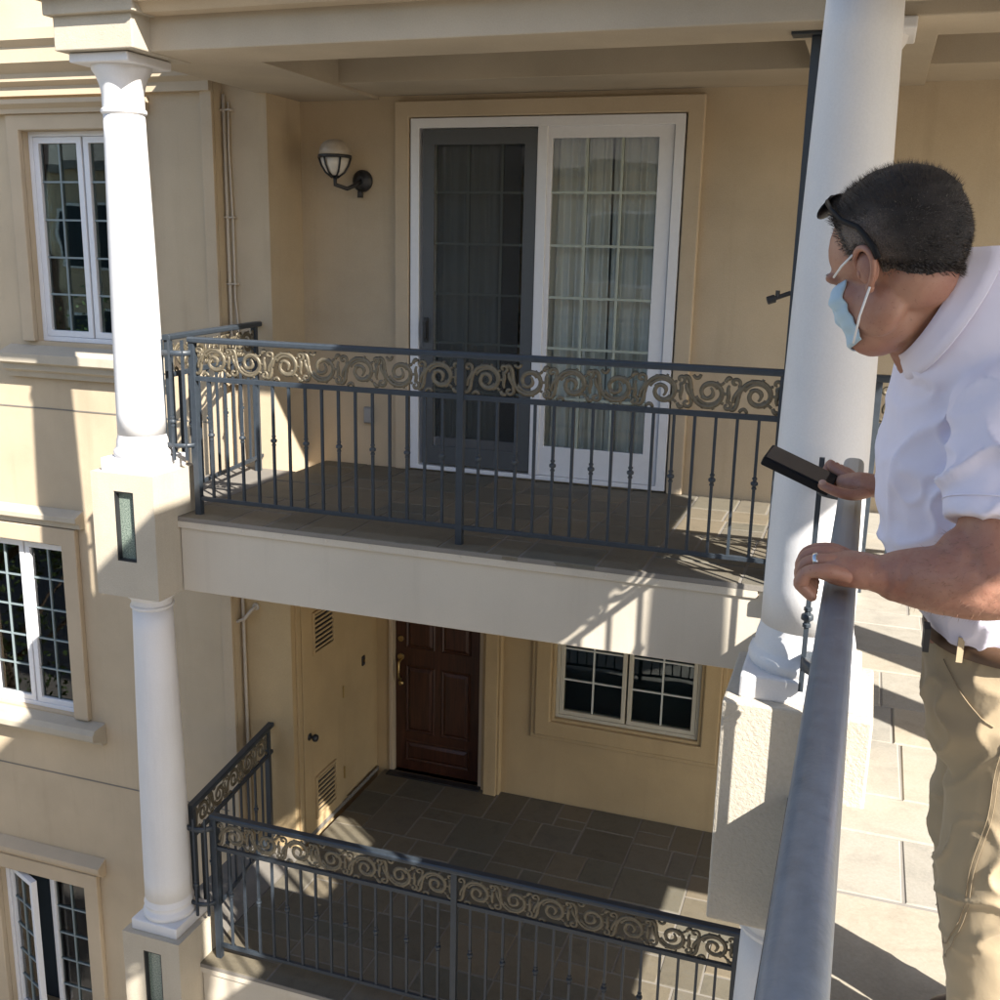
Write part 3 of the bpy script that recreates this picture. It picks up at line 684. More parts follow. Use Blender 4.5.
hk = thing('wall_hook', 'curved pale pipe bracket on the wall under the upper balcony', 'hook', (-4.2, YP, -1.1))
MB().tube([(-4.33, YP-.04, -1.185), (-4.28, YP-.06, -1.19), (-4.22, YP-.06, -1.16), (-4.165, YP-.05, -1.09), (-4.15, YP-.0, -1.07)], .013, 10).build('pipe', M['pipe'], hk, smooth=True)
MB().tube([(-4.15, YP-.012, -1.07), (-4.15, YP+.0, -1.07)], .028, 12).build('flange', M['pipe'], hk)
db = thing('doorbell', 'tiny dark doorbell on the ochre side wall near the entry door', 'doorbell', (XS, 7.68, -1.9))
MB().box(XS+.001, XS+.014, 7.655, 7.70, -1.945, -1.86).build('plate', M['black'], db, bevel=.004)
MB().tube([(XS+.014, 7.678, -1.90), (XS+.02, 7.678, -1.90)], .012, 12).build('button', M['brass'], db)

# ------------------------------------------------------------------ out of frame: the wing across the court and a tree, seen in the glass
ow = thing('opposite_wing', 'tan wing of the building across the courtyard, seen mirrored in the windows', 'building', (-6, -9, -6.1))
MB().wallxz(-22, 5, -6.1, 3.2, -9.0, .4, []).build('wall', M['wall'], ow)
MB().extrude([(-8.4, 3.2), (-8.4, 3.4), (-12, 4.6), (-12, 3.2)], 'x', -22.4, 5.4).build('roof', paint('roof_tile', (.20,.18,.16), .8, .3, scale=6), ow)
for k in range(5):
    for z in (-5.0, -1.6, .9):
        o = ring(-19+k*4.4, -17.4+k*4.4, z, z+1.5, .06, -8.60, -8.53).build('window', M['vinyl'], ow); B(-18.94+k*4.4, -17.46+k*4.4, -8.58, -8.56, z+.06, z+1.44).build('pane', M['dark_room'], o)
def tree(x, y, z0, H, R, seed, label):
    rnd = random.Random(seed); t = thing('tree', label, 'tree', (x, y, z0))
    trunk = MB(); trunk.tube([(0,0,0),(.05,.02,H*.3),(-.04,.06,H*.55),(.02,0,H*.8)], [.17,.13,.09,.04], 10)
    for k in range(9):
        a = rnd.uniform(0, 6.28); z = H*rnd.uniform(.35, .75); r = R*rnd.uniform(.5, .85)
        trunk.tube([(0,0,z),(r*.5*math.cos(a), r*.5*math.sin(a), z+H*.08),(r*math.cos(a), r*math.sin(a), z+H*.18)], [.05,.03,.012], 6)
    place(trunk.mesh('trunk', paint('bark', (.16,.12,.085), .9, .3), True), 'trunk', t)
    lf = MB(); vs = []; fs = []
    clumps = [(rnd.gauss(0, R*.42), rnd.gauss(0, R*.42), H*.68+rnd.gauss(0, H*.14), rnd.uniform(.25, .55)*R*.6) for _ in range(46)]
    for (cx, cy, cz, cr) in clumps:
        for _ in range(110):
            p = Vector((rnd.gauss(cx, cr*.5), rnd.gauss(cy, cr*.5), rnd.gauss(cz, cr*.45)))
            d = Vector((rnd.gauss(0,1), rnd.gauss(0,1), rnd.gauss(0,.6))).normalized(); e = d.cross(Vector((rnd.gauss(0,1), rnd.gauss(0,1), rnd.gauss(0,1)))).normalized()
            l_ = rnd.uniform(.06, .12); o = len(vs); vs += [p[:], (p+d*l_*.5+e*l_*.25)[:], (p+d*l_)[:], (p+d*l_*.5-e*l_*.25)[:]]; fs.append((o, o+1, o+2, o+3))
    lf.add(vs, fs); mat = paint('leaf', (.065,.115,.03), .55, .4, scale=3)
    o = place(lf.mesh('crown', mat), 'crown', t); return t
tree(-10.6, 2.6, -6.1, 5.2, 1.7, 4, 'leafy courtyard tree mirrored in the lowest casement window')
tree(-12.8, 1.0, -6.1, 6.4, 2.0, 5, 'taller leafy courtyard tree mirrored beside the open sash')
tree(-8.6, .2, -6.1, 4.6, 1.5, 6, 'small leafy courtyard tree in front of the opposite wing')
# ------------------------------------------------------------------ the man at the handrail
from mathutils import noise as mnoise
def skinmat(name, c, red, scale=38, spots=.5):
    m, n, l, p = newmat(name); P = posn(n, l)
    a = noise(n, l, P, 14, 5, .6); f = noise(n, l, P, 160, 3, .6)
    col = ramp(n, l, a, [(.3, red), (.7, c)])
    sp = ramp(n, l, f, [(.60, (0,0,0)), (.72, (1,1,1))])
    mm = n.new('ShaderNodeMath'); mm.operation = 'MULTIPLY'; mm.inputs[1].default_value = spots; l.new(sp, mm.inputs[0])
    col = mixc(n, l, mm.outputs[0], col, tuple(x*.55 for x in red))
    l.new(col, p.inputs['Base Color']); p.inputs['Roughness'].default_value = .5
    p.inputs['Subsurface Weight'].default_value = .12; p.inputs['Subsurface Radius'].default_value = (.01,.004,.002); p.inputs['Subsurface Scale'].default_value = .5
    b1 = bump(n, l, p, noise(n, l, P, 70, 4, .65), .25, .003); bump(n, l, p, noise(n, l, P, 420, 2), .2, .001, b1); return m
def cloth(name, c, weave=900, var=.06, rough=.85):
    m, n, l, p = newmat(name); P = posn(n, l)
    a = noise(n, l, P, 8, 4); l.new(ramp(n, l, a, [(.3, tuple(x*(1-var) for x in c)), (.7, c)]), p.inputs['Base Color'])
    p.inputs['Roughness'].default_value = rough; p.inputs['Sheen Weight'].default_value = .15
    b1 = bump(n, l, p, noise(n, l, P, 26, 3, .6), .18, .006); bump(n, l, p, noise(n, l, P, weave, 2), .15, .001, b1); return m
M['skin'] = skinmat('skin', (.38,.205,.14), (.29,.12,.08))
M['shirt'] = cloth('shade_tinted_cotton', (.75,.72,.85))  # white shirt, the lavender cast of open shade put into its colour
M['khaki'] = cloth('khaki_twill', (.40,.31,.195))
M['stitch'] = cloth('khaki_seam', (.27,.205,.125))
M['leather'] = paint('brown_leather', (.085,.045,.025), .45, .2)
M['hair'] = paint('dark_hair', (.022,.018,.017), .55, .4, spec=.3)
M['hair_grey'] = paint('grey_hair', (.27,.235,.205), .6, .3, spec=.3)
M['mask'] = cloth('mask_blue', (.40,.54,.64), 500)
M['loop'] = paint('white_elastic', (.72,.72,.72), .7, .03)
M['plastic'] = paint('phone_black', (.010,.010,.012), .55, .1, spec=.15)
M['lens'] = paint('dark_lens', (.010,.010,.013), .30, .05, spec=.12)
M['silver'] = paint('silver', (.62,.62,.62), .22, .05, 1.0)

man = thing('person', 'man in white shirt, khaki trousers and blue face mask leaning on the walkway handrail', 'person', (.32, 1.98, 0))

def ellipsoid(mb, c, r, axes=None, n=16, m=10):
    axes = axes or (Vector((1,0,0)), Vector((0,1,0)), Vector((0,0,1))); c = Vector(c); vs = []; fs = []
    for j in range(1, m):
        th = PI*j/m
        for i in range(n):
            ph = 2*PI*i/n; v = c + axes[0]*(r[0]*math.sin(th)*math.cos(ph)) + axes[1]*(r[1]*math.sin(th)*math.sin(ph)) + axes[2]*(r[2]*math.cos(th)); vs.append(v[:])
    vs.append((c+axes[2]*r[2])[:]); vs.append((c-axes[2]*r[2])[:]); T_, D_ = len(vs)-2, len(vs)-1
    for j in range(m-2):
        for i in range(n): k = (i+1) % n; fs.append((j*n+i, (j+1)*n+i, (j+1)*n+k, j*n+k))
    for i in range(n): k = (i+1) % n; fs.append((i, k, T_)); fs.append(((m-2)*n+i, D_, (m-2)*n+k))
    mb.add(vs, fs)
def limb(mb, pts, rads, n=16, flat=None, sub=4, up=(0,0,1), ends=True):
    """Catmull-Rom path with radii, rounded ends"""
    P = [Vector(p) for p in pts]; out = []; rr = []
    for i in range(len(P)-1):
        p0, p1, p2, p3 = P[max(i-1, 0)], P[i], P[i+1], P[min(i+2, len(P)-1)]
        for k in range(sub):
            t = k/sub; out.append(.5*((2*p1)+(p2-p0)*t+(2*p0-5*p1+4*p2-p3)*t*t+(3*p1-p0-3*p2+p3)*t**3)); rr.append(rads[i]+(rads[i+1]-rads[i])*t)
    out.append(P[-1]); rr.append(rads[-1])
    if ends:
        d0 = (out[0]-out[1]).normalized(); d1 = (out[-1]-out[-2]).normalized(); a, b = rr[0], rr[-1]
        out = [out[0]+d0*a*.95, out[0]+d0*a*.7] + out + [out[-1]+d1*b*.7, out[-1]+d1*b*.95]; rr = [a*.25, a*.7] + rr + [b*.7, b*.25]
    mb.tube(out, rr, n, flat=flat, up=up)
def loft(mb, rings, n=40, e=2.3):
    """rings: (cx,cy,cz,a,b[,tilt]) superellipse sections, a along X, b along Y"""
    vs = []; fs = []
    for r in rings:
        cx, cy, cz, a, b = r[:5]; tl = r[5] if len(r) > 5 else 0
        for i in range(n):
            t = 2*PI*i/n; c, s_ = math.cos(t), math.sin(t)
            x = a*math.copysign(abs(c)**(2/e), c); y = b*math.copysign(abs(s_)**(2/e), s_); vs.append((cx+x, cy+y, cz+x*tl))
    for j in range(len(rings)-1):
        for i in range(n): k = (i+1) % n; fs.append((j*n+i, j*n+k, (j+1)*n+k, (j+1)*n+i))
    fs.append(tuple(range(n-1, -1, -1))); fs.append(tuple((len(rings)-1)*n+i for i in range(n)))
    mb.add(vs, fs)
def fuse(mb, voxel, smooth_it, mat, disp=None):
    """voxel union of overlapping solids -> one continuous surface"""
    me = mb.mesh('tmp', mat); o = bpy.data.objects.new('tmp', me); COL.objects.link(o)
    r = o.modifiers.new('r', 'REMESH'); r.mode = 'VOXEL'; r.voxel_size = voxel
    s_ = o.modifiers.new('s', 'SMOOTH'); s_.factor = .5; s_.iterations = smooth_it
    dg = bpy.context.evaluated_depsgraph_get(); dg.update()
    m2 = bpy.data.meshes.new_from_object(o.evaluated_get(dg)); bpy.data.objects.remove(o, do_unlink=True)
    if disp:
        ns = [v.normal.copy() for v in m2.vertices]
        for v, nn in zip(m2.vertices, ns): v.co = v.co + nn*disp(v.co, nn)
    m2.materials.clear(); m2.materials.append(mat)
    for p in m2.polygons: p.use_smooth = True
    return m2
def part(me, name, extra=None):
    off = man.location; me.transform(Matrix.Translation(-off)); o = bpy.data.objects.new(name, me); COL.objects.link(o); o.parent = man; return o

# head frame: F forward, Lf the man's left (towards the camera), Uh up
psi, th = math.radians(36), math.radians(21)
F = Vector((-math.cos(psi)*math.cos(th), math.sin(psi)*math.cos(th), -math.sin(th)))
Lf = Vector((-math.sin(psi), -math.cos(psi), 0)); Uh = F.cross(Lf).normalized()
HS = 1.09; HO = Vector((.031, 1.81, 1.553))
hl = lambda f, l, u: HO + (F*f + Lf*l + Uh*u)*HS
HE = [((-.012,0,.048),(.099,.077,.088)), ((.026,0,.045),(.066,.067,.068)), ((.044,0,-.03),(.052,.060,.064)), ((.052,0,-.074),(.042,.043,.034)),
      ((.012,.043,-.046),(.042,.022,.042)), ((.012,-.043,-.046),(.042,.022,.042)), ((.056,.038,-.018),(.030,.025,.025)), ((.056,-.038,-.018),(.030,.025,.025)),
      ((.079,.026,.020),(.014,.028,.010)), ((.079,-.026,.020),(.014,.028,.010)), ((.020,0,-.066),(.045,.046,.032)), ((-.034,0,-.018),(.050,.058,.050))]
body = MB()
for c, r in HE: ellipsoid(body, hl(*c), [x*HS for x in r], (F, Lf, Uh), 24, 14)
limb(body, [hl(.074,0,.012), hl(.086,0,-.012), hl(.095,0,-.034)], [.009,.011,.013], 12)
ellipsoid(body, hl(.070,.031,.0), [.010,.014,.009], (F, Lf, Uh))
# neck, shoulders and upper trunk (under the shirt)
limb(body, [hl(-.012,0,.015), (.068,1.845,1.525), (.105,1.89,1.465), (.17,1.97,1.38)], [.076,.081,.084,.10], 24)
limb(body, [(.20,1.985,1.38), (.25,1.99,1.1), (.29,2.0,.92)], [.13,.14,.14], 20)
# left arm: sleeve opening, elbow, forearm lying towards the rail
limb(body, [(.225,1.80,1.38), (.212,1.735,1.24), (.212,1.70,1.16), (.222,1.685,1.115)], [.062,.058,.056,.058], 20)
limb(body, [(.238,1.683,1.105), (.19,1.690,1.098), (.14,1.698,1.094), (.095,1.708,1.089), (.062,1.714,1.086)], [.055,.059,.055,.046,.037], 20, sub=5)
ellipsoid(body, (.185,1.700,1.135), (.060,.050,.050))
limb(body, [(.085,1.712,1.088), (.05,1.716,1.087), (.015,1.718,1.089), (-.022,1.718,1.088)], [.036,.038,.041,.036], 20, flat=(1.12,.72))
# right arm reaching past the body to the rail
limb(body, [(.22,2.20,1.38), (.25,2.27,1.2), (.235,2.31,1.115), (.15,2.335,1.10), (.075,2.345,1.098)], [.06,.055,.055,.047,.034], 18)
limb(body, [(.085,2.345,1.098), (.05,2.345,1.10), (.015,2.345,1.103), (-.012,2.348,1.103)], [.033,.034,.036,.030], 18, flat=(1.15,.70))
def lumps(c, nn):
    crease = (1-min(1, abs(mnoise.noise(Vector((c.x*60, c.y*30, c.z*30))))*3))**2 if c.z < 1.2 and c.x < .1 else 0
    return .0012*mnoise.noise(c*38) + .0006*mnoise.noise(c*90) - .0012*crease
bm_ = fuse(body, .0042, 9, M['skin'], lumps)
# fingers stay separate surfaces rooted in the palm, ears likewise; all one mesh
fing = MB()
def finger(pts, r0, r1, n=12):
    K = (1, 1.04, .93, 1.12, .94, .92) if len(pts) == 6 else (1,)*9
    limb(fing, pts, [(r0+(r1-r0)*i/(len(pts)-1))*K[i] for i in range(len(pts))], n, sub=4)
for k, (y, ln, zz) in enumerate(((1.676,.82,-.010),(1.7035,.97,-.001),(1.731,1.06,.004),(1.758,.98,.003))):
    finger([(.005,1.714+(y-1.714)*.75,1.096+zz), (-.026,y,1.103+zz), (-.050-.008*ln,y+.002,1.097+zz), (-.066-.010*(ln-.85),y+.003,1.079+zz), (-.064,y+.003,1.062), (-.048,y+.003,1.048)], .0128, .0100)
finger([(.05,1.735,1.08), (.03,1.768,1.076), (.004,1.788,1.072), (-.022,1.800,1.066)], .0135, .0098)
# right hand closing on the phone: thumb on the near side, fingers over its far edge
for k, (x, z) in enumerate(((-.012,1.128),(-.030,1.127),(-.047,1.125),(-.062,1.121))):
    x0 = -.004-.010*k
    finger([(.006-.004*k,2.350,1.108), (x0-.012,2.378,1.118+.002*k), (x0-.020,2.392,1.118+.005*k), (x0-.026,2.390,1.100+.006*k), (x0-.030,2.372,1.090+.006*k), (x0-.034,2.35,1.086+.007*k)], .0105, .0085)
finger([(.03,2.325,1.092), (.002,2.292,1.088), (-.032,2.279,1.094), (-.064,2.285,1.104)], .0135, .0098)
# ears
for s_ in (1, -1):
    e = lambda f, l, u: hl(f, s_*l, u)
    limb(fing, [e(.010,.074,.010), e(.007,.079,.024), e(-.006,.085,.032), e(-.021,.089,.026), e(-.027,.089,.010), e(-.022,.086,-.006), e(-.012,.081,-.018), e(-.003,.077,-.025)], [.0040,.0048,.0052,.0052,.0052,.005,.0055,.005], 10)
    ellipsoid(fing, e(-.008,.076,.005), (.018*HS,.007*HS,.025*HS), (F, Lf, Uh))
    ellipsoid(fing, e(.005,.077,.000), (.005*HS,.005*HS,.008*HS), (F, Lf, Uh))
    ellipsoid(fing, e(-.005,.077,-.023), (.007*HS,.005*HS,.008*HS), (F, Lf, Uh))
fm = fing.mesh('f', M['skin'], True)
bmm = bmesh.new(); bmm.from_mesh(bm_); bmm.from_mesh(fm); bmm.to_mesh(bm_); bmm.free()
for p in bm_.polygons: p.use_smooth = True
# fine hair on the forearms and stubble-short sideburns, grown from the skin
ah = MB(); rnd0 = random.Random(5)
fv = [(v.co.copy(), v.normal.copy()) for v in bm_.vertices if .09 < v.co.x < .26 and 1.60 < v.co.y < 1.76 and 1.03 < v.co.z < 1.17]
for _ in range(min(800, len(fv))):
    p, n_ = rnd0.choice(fv); d = (n_*.45 + Vector((-.75, -.1, -.35)) + Vector((rnd0.gauss(0,.3), rnd0.gauss(0,.3), rnd0.gauss(0,.3)))).normalized()
    sdir = d.cross(n_).normalized()*.00028; ln = rnd0.uniform(.006, .014)
    ah.add([p-sdir, p+sdir, p+d*ln], [(0,1,2)])
part(bm_, 'body')
aho = part(ah.mesh('arm_hair', paint('arm_hair', (.20,.11,.07), .6, .3), False), 'arm_hair'); aho['kind'] = 'stuff'
# finger nails and the ring
nl = MB()
for y in (1.676, 1.7035, 1.731, 1.758): ellipsoid(nl, (-.0575, y+.003, 1.053), (.004,.0062,.007))
ellipsoid(nl, (-.064, 2.278, 1.112), (.008,.004,.006))
part(nl.mesh('nail', skinmat('nail', (.50,.33,.27), (.45,.28,.22), spots=0), True), 'nail')
rg = MB(); rc = Vector((-.046, 1.7065, 1.0985)); rt = Vector((-.9, .05, -.22)).normalized(); ra = Vector((0,1,0)).cross(rt).normalized(); rb = rt.cross(ra)
rg.tube([rc+rt*d for d in (-.0042, -.003, .003, .0042)], [.0134,.0142,.0142,.0134], 20)
part(rg.mesh('ring', M['silver'], True), 'ring')

# hair: a cap grown over the cranium plus short strands
def head_r(d):
    """distance from the head origin (local axes) to the outer skull along d"""
    best = .05
    for c, r in HE[:3] + HE[-1:]:
        A_ = sum((d[i]/r[i])**2 for i in range(3)); B_ = sum(-d[i]*c[i]/r[i]**2 for i in range(3)); C_ = sum((c[i]/r[i])**2 for i in range(3))-1
        D_ = B_*B_-A_*C_
        if D_ > 0: best = max(best, (-B_+math.sqrt(D_))/A_)
    return best
def hairline(f, u, l):
    """how far inside the hair a skull point is (positive = hair)"""
    front = .010 - f + .36*u                           # forehead line, receding towards the temples
    front += .010*(1-max(0, min(1, (abs(l)-.01)/.05)))
    side = u - (.024 + .9*max(0, f-.012)) if f > -.02 else u + .006 + max(0, -f-.03)*.42
    return min(front, side)
rnd = random.Random(21); hm = MB(); NV, NU = 46, 72; grid = {}; vs = []; fs = []
oc = Vector((-.006, 0, .035))
for j in range(NV+1):
    a = PI*.72*j/NV
    for i in range(NU):
        ph = 2*PI*i/NU; d = (math.sin(a)*math.cos(ph), math.sin(a)*math.sin(ph), math.cos(a)); r = head_r(d)
        p = (d[0]*r, d[1]*r, d[2]*r); h = hairline(*[p[0], p[2], p[1]])
        t = .0085*max(-.35, min(1, h/.018)) + .0022*mnoise.noise(Vector(p)*60) + .0012*mnoise.noise(Vector(p)*220) + (.004 if p[2] > .08 else 0)
        q = hl(p[0]+d[0]*t, p[1]+d[1]*t, p[2]+d[2]*t); vs.append(q[:]); grid[(j, i)] = (h, p, d)
for j in range(NV):
    for i in range(NU):
        k = (i+1) % NU
        if max(grid[(j,i)][0], grid[(j+1,i)][0], grid[(j,k)][0], grid[(j+1,k)][0]) > -.002: fs.append((j*NU+i, j*NU+k, (j+1)*NU+k, (j+1)*NU+i))
hm.add(vs, fs)
def strand(mb, p, d, ln, wd):
    sdir = d.cross(Vector((rnd.gauss(0,1), rnd.gauss(0,1), rnd.gauss(0,1)))).normalized()*wd
    mb.add([p-sdir, p+sdir, p+d*ln], [(0,1,2)])
gm = MB(); hs = MB()
for _ in range(42000):
    a = math.acos(1-rnd.random()*1.72); ph = rnd.uniform(0, 2*PI); d = (math.sin(a)*math.cos(ph), math.sin(a)*math.sin(ph), math.cos(a)); r = head_r(d)
    p = (d[0]*r, d[1]*r, d[2]*r); h = hairline(p[0], p[2], p[1])
    if h < rnd.uniform(-.006, .006): continue
    W = hl(p[0]+d[0]*.004, p[1]+d[1]*.004, p[2]+d[2]*.004); n_ = (F*d[0]+Lf*d[1]+Uh*d[2]).normalized()
    lean = (n_*(1.5 if p[2] > .06 else 1.0) + F*.45*(1 if p[2] > .06 else -.5) - Uh*(.1 if p[2] > .06 else .7) + Vector((rnd.gauss(0,.25), rnd.gauss(0,.25), rnd.gauss(0,.25)))).normalized()
    grey = p[2] < .08 and rnd.random() < (.85 if p[0] > -.03 else .30)*max(0, min(1, (.085-p[2])/.03))
    strand(gm if grey else hs, W, lean, rnd.uniform(.008, .016)*(1.35 if p[2] > .08 else .7), .00055)
hme = hm.mesh('hair', M['hair'], True); ga = hme.attributes.new('grey', 'FLOAT', 'POINT')
for j in range(NV+1):
    for i in range(NU):
        p = grid[(j,i)][1]; g_ = max(0, min(1, (.085-p[2])/.04)) * max(0, min(1, (p[0]+.060)/.05))
        ga.data[j*NU+i].value = g_
hn = M['hair'].node_tree; at_ = hn.nodes.new('ShaderNodeAttribute'); at_.attribute_name = 'grey'
gn = noise(hn.nodes, hn.links, posn(hn.nodes, hn.links, (1,1,1)), 420, 3, .7)
salt = ramp(hn.nodes, hn.links, gn, [(.35, (.09,.07,.06)), (.62, (.30,.24,.20))])
pb_ = hn.nodes['Principled BSDF']; old = pb_.inputs['Base Color'].links[0].from_socket
hn.links.new(mixc(hn.nodes, hn.links, at_.outputs['Fac'], old, salt), pb_.inputs['Base Color']); pb_.inputs['Roughness'].default_value = .75
bump(hn.nodes, hn.links, pb_, gn, .8, .004)
ho = part(hme, 'hair')
hso = part(hs.mesh('hair_strands', paint('hair_strand', (.040,.031,.027), .5, .5, spec=.4), False), 'hair_strands'); hso['kind'] = 'stuff'
gmo = part(gm.mesh('temple_hair', M['hair_grey'], False), 'temple_hair'); gmo['kind'] = 'stuff'
eb = MB()
for s_ in (1, -1):
    for _ in range(220):
        u = rnd.random(); p = hl(.094-.020*u*u, s_*(.010+.038*u), .020+.006*math.sin(u*3)+rnd.uniform(-.004,.004)); strand(eb, p, (Lf*s_*1.0+F*.5-Uh*.2+Vector((rnd.gauss(0,.3),rnd.gauss(0,.3),rnd.gauss(0,.3)))).normalized(), rnd.uniform(.006,.011), .0005)
part(eb.mesh('eyebrow', M['hair'], False), 'eyebrow')

# face mask with ear loops
mk = MB(); vs = []; fs = []; NA, NB = 40, 18
FE = HE + [((.088,0,-.028),(.024,.022,.034))]
def exit_r(o_, d):
    best = 0
    for c, r in FE:
        q = [o_[i]-c[i] for i in range(3)]
        A_ = sum((d[i]/r[i])**2 for i in range(3)); B_ = sum(q[i]*d[i]/r[i]**2 for i in range(3)); C_ = sum((q[i]/r[i])**2 for i in range(3))-1; D_ = B_*B_-A_*C_
        if D_ > 0: best = max(best, (-B_+math.sqrt(D_))/A_)
    return best
for j in range(NB+1):
    v = j/NB
    for i in range(NA+1):
        a = math.radians(-52+104*i/NA); u = .010-.100*v+.010*(v-.5)*abs(a)
        o_ = (.0, 0, u*.75-.012); d = (math.cos(a), math.sin(a), 0); t = 0
        for da in (-.18, 0, .18):
            for du in (-.012, 0, .012): t += max(exit_r((0, 0, max(u+du, -.098)), (math.cos(a+da), math.sin(a+da), 0)), .06)/9
        em = 1/math.sqrt((d[0]/.088)**2+(d[1]/.067)**2)*(1-.9*((u+.030)/.10)**2*.25) + .007*math.exp(-(a/.33)**2)*math.exp(-((v-.35)/.35)**2)
        t = max(em, exit_r((0, 0, max(u, -.098)), d)+.002) + .002+.0015*math.sin(v*PI*2*4.5)*math.cos(a*.9)
        vs.append(hl(d[0]*t, d[1]*t, u)[:])
for j in range(NB):
    for i in range(NA): fs.append((j*(NA+1)+i, j*(NA+1)+i+1, (j+1)*(NA+1)+i+1, (j+1)*(NA+1)+i))
mk.add(vs, fs); mo = part(mk.mesh('face_mask', M['mask'], True), 'face_mask'); q_ = mo.modifiers.new('t', 'SOLIDIFY'); q_.thickness = .0025
for s_ in (1, -1):
    lo = MB()
    for (a, b) in (((.054,.071,.012),(.006,.084,.028)), ((.050,.064,-.088),(-.010,.084,-.024))):
        p0, p1 = hl(a[0], s_*a[1], a[2]), hl(b[0], s_*b[1], b[2]); md = (p0+p1)/2 + Lf*s_*.004
        lo = MB().tube([p0, md, p1], .0019, 6); part(lo.mesh('ear_loop', M['loop'], True), 'ear_loop')

# shirt
def wr(c, nn):
    a = mnoise.noise(Vector((c.x*9+c.z*5, c.y*8, c.z*15-c.x*9))); b = mnoise.noise(Vector((c.x*26, c.y*24, c.z*34+4)))
    arm = math.exp(-((c.x-.17)**2+(c.z-1.28)**2)/.012)
    rid = (1-min(1, abs(mnoise.noise(Vector((c.x*10-c.z*7, c.y*4, c.z*6+c.x*8))))*2.2))**3
    rd2 = (1-min(1, abs(mnoise.noise(Vector((c.x*6+c.z*11, c.y*5, c.z*6-c.x*12+7))))*2.6))**3
    low = max(0, min(1, (1.06-c.z)/.1))
    top_ = max(0, min(1, (1.47-c.z)/.06))
    return top_*(.006*a+.0018*b+.010*arm*rid+.007*rid+.006*rd2*(.5+arm))
sh = MB()
loft(sh, [(.306,2.005,.925,.148,.178), (.297,2.003,.95,.158,.186), (.281,2.0,.99,.172,.196), (.256,1.998,1.06,.190,.205), (.236,1.995,1.15,.198,.213), (.226,1.99,1.24,.196,.222), (.222,1.99,1.33,.182,.228), (.214,1.985,1.41,.160,.224,.10), (.208,1.985,1.47,.132,.196,.30), (.186,1.97,1.525,.110,.150,.55), (.166,1.955,1.552,.090,.105,.75)], 48, 2.35)
limb(sh, [(.25,1.90,1.42), (.175,1.877,1.463), (.104,1.866,1.499)], [.165,.142,.108], 28, sub=5, ends=False)
limb(sh, [(.215,1.84,1.425), (.222,1.78,1.37), (.214,1.735,1.27), (.212,1.705,1.19)], [.082,.084,.080,.081], 24, sub=5, ends=False)
limb(sh, [(.215,2.14,1.425), (.225,2.20,1.37), (.245,2.26,1.24), (.25,2.275,1.2)], [.082,.082,.078,.08], 24, sub=5, ends=False)
sm = fuse(sh, .0055, 6, M['shirt'], wr)
part(sm, 'shirt')
# stitched sleeve hem
hb_ = MB(); hc = Vector((.212, 1.705, 1.196)); hd = Vector((-.002, -.03, -.08)).normalized(); hx_ = Vector((1,0,0)); hy_ = hd.cross(hx_).normalized(); hx_ = hy_.cross(hd)
for (dd, rr_) in ((.022, .0012),):
    hb_.tube([hc - hd*dd + (hx_*math.cos(2*PI*i/48)+hy_*math.sin(2*PI*i/48))*.0835 for i in range(49)], rr_, 5)
part(hb_.mesh('hem_stitching', M['shirt'], True), 'hem_stitching')
# turned-down collar
cb = MB(); vs = []; fs = []; NC = 48
nk = Vector((.098, 1.866, 1.503)); ax = Vector((-.88, -.12, .45)).normalized()
ex = (Vector((1,0,0)) - ax*ax.x).normalized(); ey = ax.cross(ex)
prof = [(.100,-.030),(.096,.0),(.094,.010),(.0945,.0135),(.0965,.0135),(.101,.004),(.112,-.012),(.1225,-.027)]
for k in range(NC+1):
    a = -PI+.30+(2*PI-.60)*k/NC
    for r, h in prof:
        back = .5+.5*math.cos(a); rr = r*(1.0+.06*math.sin(a)**2)
        p = nk + ex*(rr*math.cos(a)) + ey*(rr*math.sin(a)) + ax*(h*(.8+.35*back)); vs.append(p[:])
m_ = len(prof)
for k in range(NC):
    for j in range(m_-1): fs.append((k*m_+j, (k+1)*m_+j, (k+1)*m_+j+1, k*m_+j+1))
cb.add(vs, fs); co = part(cb.mesh('collar', M['shirt'], True), 'collar'); q_ = co.modifiers.new('t', 'SOLIDIFY'); q_.thickness = .003
# trousers
def wt(c, nn):
    a = mnoise.noise(Vector((c.x*7+c.z*6, c.y*8, c.z*17-c.x*7))); b = mnoise.noise(Vector((c.x*22, c.y*22, c.z*30)))
    rid = (1-min(1, abs(mnoise.noise(Vector((c.x*9+c.z*3, c.y*8, c.z*13-c.x*8+2))))*2.3))**3
    knee = math.exp(-((c.z-.50)/.10)**2) + .6*math.exp(-((c.z-.80)/.09)**2)
    return .004*a+.0012*b+.008*rid*(.45+knee)
tr = MB()
loft(tr, [(.325,2.005,.70,.150,.195), (.318,2.005,.78,.158,.200), (.312,2.005,.86,.156,.192), (.308,2.005,.925,.150,.182)], 48, 2.4)
for y in (1.905, 2.115):
    limb(tr, [(.322,y,.80), (.318,y-.004,.66), (.308,y-.008,.50), (.322,y-.004,.36), (.375,y,.06)], [.112,.112,.098,.088,.082], 28, sub=6, ends=False)
tm = fuse(tr, .0055, 5, M['khaki'], wt)
part(tm, 'trousers')
